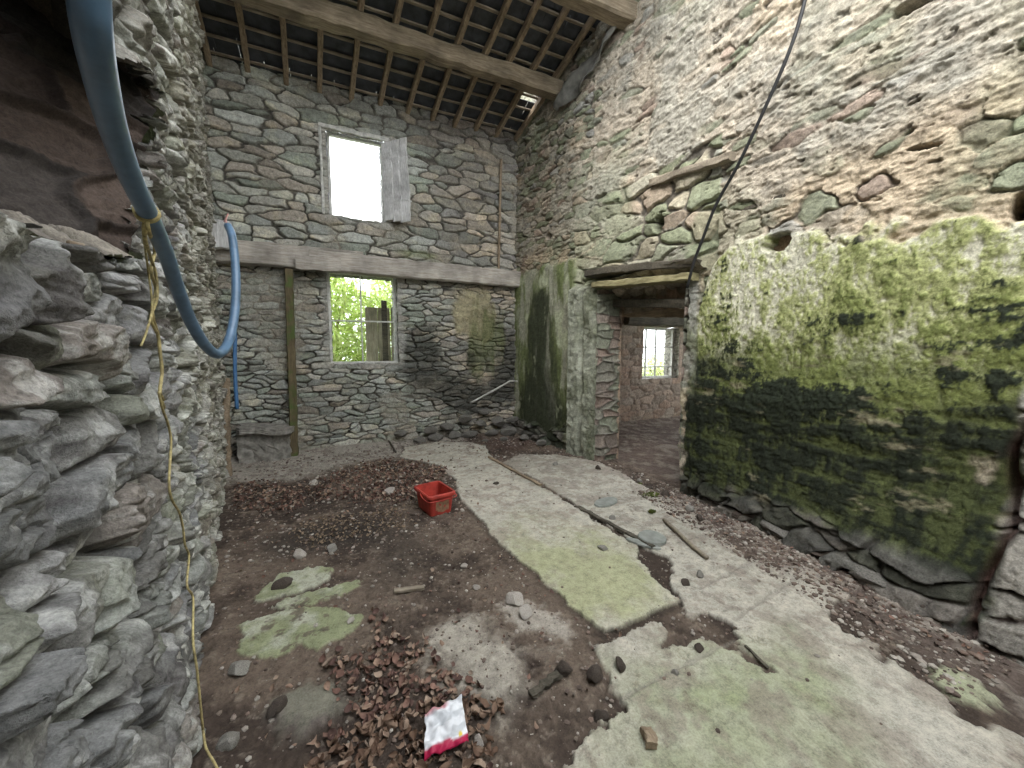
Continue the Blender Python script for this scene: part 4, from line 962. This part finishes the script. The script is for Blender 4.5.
# ================================================================= gravel (stuff)
def scatter_mesh(name, pts, sizes, cols, mat, seed=0):
    base = []
    for k in range(5):
        bm = bmesh.new(); bmesh.ops.create_icosphere(bm, subdivisions=1, radius=1); r = random.Random(seed+k)
        for v in bm.verts: v.co = Vector((v.co.x*r.uniform(.7, 1.2), v.co.y*r.uniform(.6, 1.1), v.co.z*r.uniform(.4, .7)))
        base.append((np.array([v.co[:] for v in bm.verts]), np.array([[v.index for v in f.verts] for f in bm.faces]))); bm.free()
    Vs, Fs, Cs = [], [], []; n0 = 0
    for i, (p, s, c) in enumerate(zip(pts, sizes, cols)):
        v, f = base[i % 5]; a = random.uniform(0, 6.28); ca, sa = math.cos(a), math.sin(a)
        R = np.array([[ca, -sa, 0], [sa, ca, 0], [0, 0, 1]]); Vs.append((v*s)@R.T+p); Fs.append(f+n0); Cs.append(np.tile(c, (len(v), 1))); n0 += len(v)
    return link(name, mesh_np(name, np.concatenate(Vs), np.concatenate(Fs), np.concatenate(Cs), False), mat)
pts, sz, cl = [], [], []
tones = [(.34, .30, .26), (.26, .21, .18), (.16, .12, .10), (.44, .40, .35), (.22, .16, .13), (.12, .09, .075), (.20, .16, .13)]
while len(pts) < 11500:
    x = random.uniform(-1.3, 3.3); y = random.uniform(.55, 6.1)
    if len(pts) > 9000: y = random.uniform(.55, 3.0); x = float(xr(y, 0))-random.uniform(0, .62)
    if x < xl(y)+.03 or x > float(xr(y, .02))-.02: continue
    z = fz(x, y); strip = float(xr(y, 0))-x < .6 and y < 3.0
    conc = fconc(x, y)
    if conc and not strip and random.random() < .95: continue
    s = random.choice([.002, .003, .004, .005, .006, .008, .013])*(1.0 if not strip else 1.5)*(.7+.5*random.random())*(1 if y < 3 else 1.5)
    c = random.choice(tones if not conc else tones[1:])
    if y > 4.9 and x < 1: c = random.choice(tones[:4])
    pts.append(np.array([x, y, z+s*.2])); sz.append(s); cl.append(np.array(c)*random.uniform(.7, 1.1))
o = scatter_mesh('gravel', pts, sz, cl, M['litter'], 3); tag(o, 'loose grit and stone chips scattered over the earth floor', 'gravel', kind='stuff')

# ================================================================= leaves
def leaf_arrays(s, L=1.0):
    r = random.Random(s); nu, nv = 7, 5; V = []; curl = r.uniform(.6, 2.4); fold = r.uniform(-1.2, 1.2); wd = r.uniform(.22, .38)
    for i in range(nu):
        t = i/(nu-1); w = wd*math.sin(math.pi*min(1, t**.85*.96+.02))*(1.15-.3*t)+.008
        for j in range(nv):
            u = (j/(nv-1)-.5)*2; a = (t-.5)*curl
            x = math.sin(a)/max(curl, .1) if curl > .1 else t-.5; z = (1-math.cos(a))/curl
            V.append((x, u*w, z+abs(u)*w*fold*.8+.05*math.sin(u*6+t*9+s)+.03*r.uniform(-1, 1)))
    Fc = [(i*nv+j, (i+1)*nv+j, (i+1)*nv+j+1, i*nv+j+1) for i in range(nu-1) for j in range(nv-1)]
    return np.array(V)*L, np.array(Fc)
LV = [leaf_arrays(k) for k in range(10)]
LP1 = fp([(355, 655), (380, 640), (410, 640), (430, 655), (440, 668), (470, 690), (498, 700), (505, 718), (480, 730), (490, 770), (480, 800), (280, 800), (305, 770), (315, 740), (350, 725), (350, 700), (335, 690), (330, 665)])
LP2 = fp([(232, 487), (262, 480), (300, 487), (340, 472), (385, 460), (420, 462), (450, 470), (440, 480), (416, 485), (414, 500), (395, 505), (350, 502), (320, 500), (290, 510), (240, 512), (222, 500)])
LP3 = fp([(290, 535), (300, 522), (345, 512), (400, 506), (418, 518), (400, 530), (350, 535), (310, 545)])
LP4 = fp([(372, 610), (390, 625), (405, 640), (395, 655), (375, 650), (368, 630)])
def inside(P, x, y): return sdpoly(np.array([x]), np.array([y]), P)[0]
def sample(P, n):
    P_ = np.array(P); lo, hi = P_.min(0), P_.max(0); out = []
    while len(out) < n:
        q = rng.uniform(lo, hi, (n*2, 2)); d = sdpoly(q[:, 0], q[:, 1], P)+rng.normal(0, .03, len(q)); out += [tuple(v) for v in q[d > 0]]
    return out[:n]
A_ = sample(LP1, 620)+sample(LP4, 24)
A_ = [p for p in A_ if p[0] > xl(p[1])+.06]
A_.sort(key=lambda p: p[0]**2+p[1]**2)
# of the drift, the 300 nearest are things of their own
order = A_; lm = [mesh_np('dead_leaf', v, f, None, True) for v, f in LV]
for me in lm: me.materials.append(M['leafdead'])
cnt = 0
pick = set(range(0, len(order), 1)); indiv = []
for i, (x, y) in enumerate(order):
    if y < 1.16: continue
    if len(indiv) < 296: indiv.append((x, y))
rest = [p for p in order if p not in set(indiv)]
for i, (x, y) in enumerate(indiv):
    o = bpy.data.objects.new('dead_leaf', lm[i % 10]); COL.objects.link(o)
    s = random.uniform(.028, .062)
    o.scale = (s, s*random.uniform(.6, 1), s*random.choice([1, 1, -1])*random.uniform(1, 1.6)); o.location = (x, y, fz(x, y)+random.uniform(.006, .034)); o.rotation_euler = (random.gauss(0, .45), random.gauss(0, .45), random.uniform(0, 6.28))
    tag(o, 'curled brown dead leaf in the drift of leaves around the white and red packet', 'leaf', 'dead leaves in the foreground drift')
Vs, Fs, Cs = [], [], []; n0 = 0
def addleaf(x, y, z, s, c, i):
    global n0
    v, f = LV[i % 10]; e = Euler((random.gauss(0, .5), random.gauss(0, .5), random.uniform(0, 6.28))).to_matrix()
    Vs.append((v*s)@np.array(e).T+np.array([x, y, z])); Fs.append(f+n0); n0 += len(v); Cs.append(np.tile(c, (len(v), 1)))
lt = [(.16, .09, .07), (.22, .13, .10), (.11, .065, .055), (.28, .19, .14), (.33, .25, .19)]
S = [(x, y, 1) for x, y in rest]+[(x, y, 2) for x, y in sample(LP2, 1500)]+[(x, y, 3) for x, y in sample(LP3, 500)]
for k in range(420): S.append((random.uniform(-.9, 1.4), random.uniform(1.2, 4.8), 4))
for k in range(160): S.append((random.gauss(2.3, .45), random.gauss(5.3, .3), 5))
for k in range(260): S.append((float(xr(2, 0))-abs(random.gauss(.2, .2)), random.uniform(.6, 2.9), 6))
for i, (x, y, z_) in enumerate(S):
    if x < xl(y)+.08 or x > float(xr(y, .1))-.1 or y > 6.0: continue
    if z_ == 4 and fconc(x, y) and random.random() < .9: continue
    sc = random.uniform(.024, .055) if z_ in (1, 2) else random.uniform(.012, .035)
    c = np.array(random.choice(lt))*(.8+.4*random.random()); 
    if z_ == 3: c = np.array((.27, .20, .14))*random.uniform(.6, 1.2)
    addleaf(x, y, fz(x, y)+random.uniform(.004, .03 if z_ < 3 else .014), sc, c, i)
me = mesh_np('leaf_litter', np.concatenate(Vs), np.concatenate(Fs), np.concatenate(Cs), True)
o = link('leaf_litter', me, M['litter']); tag(o, 'crumbled dead leaves and chaff scattered over the earth floor', 'leaf litter', kind='stuff')

# moss tufts on the pale floor by the doorway
for k, (px, py, r) in enumerate([(650, 497, .11), (638, 484, .06), (652, 514, .04)]):
    p = fpt(px, py, .0); Vs, Fs, Cs = [], [], []; n0 = 0
    for q in range(90):
        a = random.uniform(0, 6.28); d = r*math.sqrt(random.random()); addleaf(p.x+d*math.cos(a), p.y+d*.6*math.sin(a), p.z+.008+.012*random.random(), random.uniform(.015, .03), np.array((.10, .12, .03))*random.uniform(.6, 1.5), q)
    o = link('moss_tuft', mesh_np('moss_tuft', np.concatenate(Vs), np.concatenate(Fs), np.concatenate(Cs)), M['litter'])
    tag(o, ['largest olive moss tuft on the pale floor before the doorway', 'middle moss tuft on the pale floor, nearest the doorway', 'smallest green moss tuft on the pale floor, nearest the straight stick'][k], 'moss')

# ================================================================= outside
bm = bmesh.new(); bmesh.ops.create_grid(bm, x_segments=40, y_segments=40, size=20)
for v in bm.verts: v.co.z = -.15+.05*math.sin(v.co.x*1.3)*math.sin(v.co.y)
o = struct(link('ground', bm_mesh('ground', bm, True), plain_mat('grass earth', (.10, .13, .05), .95, .4, 2)))
def shrub(name, label, cx, cy, rx_, ry_, rz_, n, tones, s, seed):
    r = np.random.default_rng(seed); t = empty(name, (cx, cy, -.1)); tag(t, label, 'shrub', 'foliage outside the windows')
    q = r.normal(size=(n, 3)); q /= np.linalg.norm(q, axis=1)[:, None]; q *= (r.random(n)**.33)[:, None]
    lump = 1+.25*fbm(np.arctan2(q[:, 1], q[:, 0])*2, q[:, 2]*3, seed, 3)
    c = q*np.array([rx_, ry_, rz_])*lump[:, None]+np.array([0, 0, rz_*.95])
    d = r.normal(size=(n, 3)); d[:, 2] -= .3; d /= np.linalg.norm(d, axis=1)[:, None]
    e = np.cross(d, r.normal(size=(n, 3))); e /= np.linalg.norm(e, axis=1)[:, None]
    L = s*(.7+.6*r.random(n))[:, None]; Wd = L*.2
    V = np.stack([c-d*L, c+e*Wd, c+d*L, c-e*Wd], 1).reshape(-1, 3); Fc = np.arange(4*n).reshape(n, 4)
    tn = np.array(tones)[r.integers(0, len(tones), n)]*(.75+.5*r.random(n))[:, None]
    fo = link('foliage', mesh_np('foliage', V, Fc, np.repeat(tn, 4, axis=0), False), M['foliage'], t)
    bm = bmesh.new()
    for k in range(7):
        a = k*.9; tube_bm(bm, catmull([(0.1*math.cos(a), .1*math.sin(a), 0), (rx_*.25*math.cos(a), ry_*.25*math.sin(a), rz_*.7), (rx_*.55*math.cos(a), ry_*.55*math.sin(a), rz_*1.4)], 5), .025, 6)
    link('stems', bm_mesh('stems', bm, True), M['oldwood'], t)
GT = [(.55, .66, .22), (.66, .74, .32), (.42, .55, .15), (.76, .80, .45), (.60, .68, .32)]
shrub('leafy_shrub', 'bright yellow-green foliage outside the left panes of the lower window', -.65, 8.3, 1.3, .8, 1.9, 11000, GT, .10, 1)
shrub('leafy_shrub', 'bright yellow-green foliage outside the right panes of the lower window', 1.75, 8.5, 1.35, .8, 2.15, 13000, GT, .10, 2)
shrub('leafy_shrub', 'pale foliage outside the small window beyond the doorway', 9.6, 9.0, 1.5, .9, .8, 2500, [(.6, .65, .4), (.7, .72, .5), (.5, .55, .25)], .12, 3)

# ================================================================= light
w = bpy.data.worlds.new('World'); scn.world = w; w.use_nodes = True
bg = w.node_tree.nodes['Background']; bg.inputs[0].default_value = (.93, .97, 1.0, 1); bg.inputs[1].default_value = 2.0
sun = bpy.data.lights.new('sun', 'SUN'); sun.energy = 1.7; sun.angle = math.radians(35); sun.color = (1, .96, .9)
so = bpy.data.objects.new('sun', sun); COL.objects.link(so)
so.rotation_euler = Vector((.62, .42, -.62)).to_track_quat('-Z', 'Y').to_euler()

# ================================================================= camera
cam = bpy.data.cameras.new('camera'); co = bpy.data.objects.new('camera', cam); COL.objects.link(co); scn.camera = co
cam.sensor_width = 36; cam.lens = F/1024*36; cam.clip_start = .02; cam.clip_end = 200
co.location = CAM; co.rotation_euler = (math.radians(90)-PITCH, 0, -YAW)
vs = scn.view_settings; vs.view_transform = 'Standard'; vs.look = 'None'; vs.gamma = 1; vs.use_curve_mapping = False
vs.exposure = 1.5
scn.cycles.use_denoising = True
scn.cycles.max_bounces = 8; scn.cycles.diffuse_bounces = 6
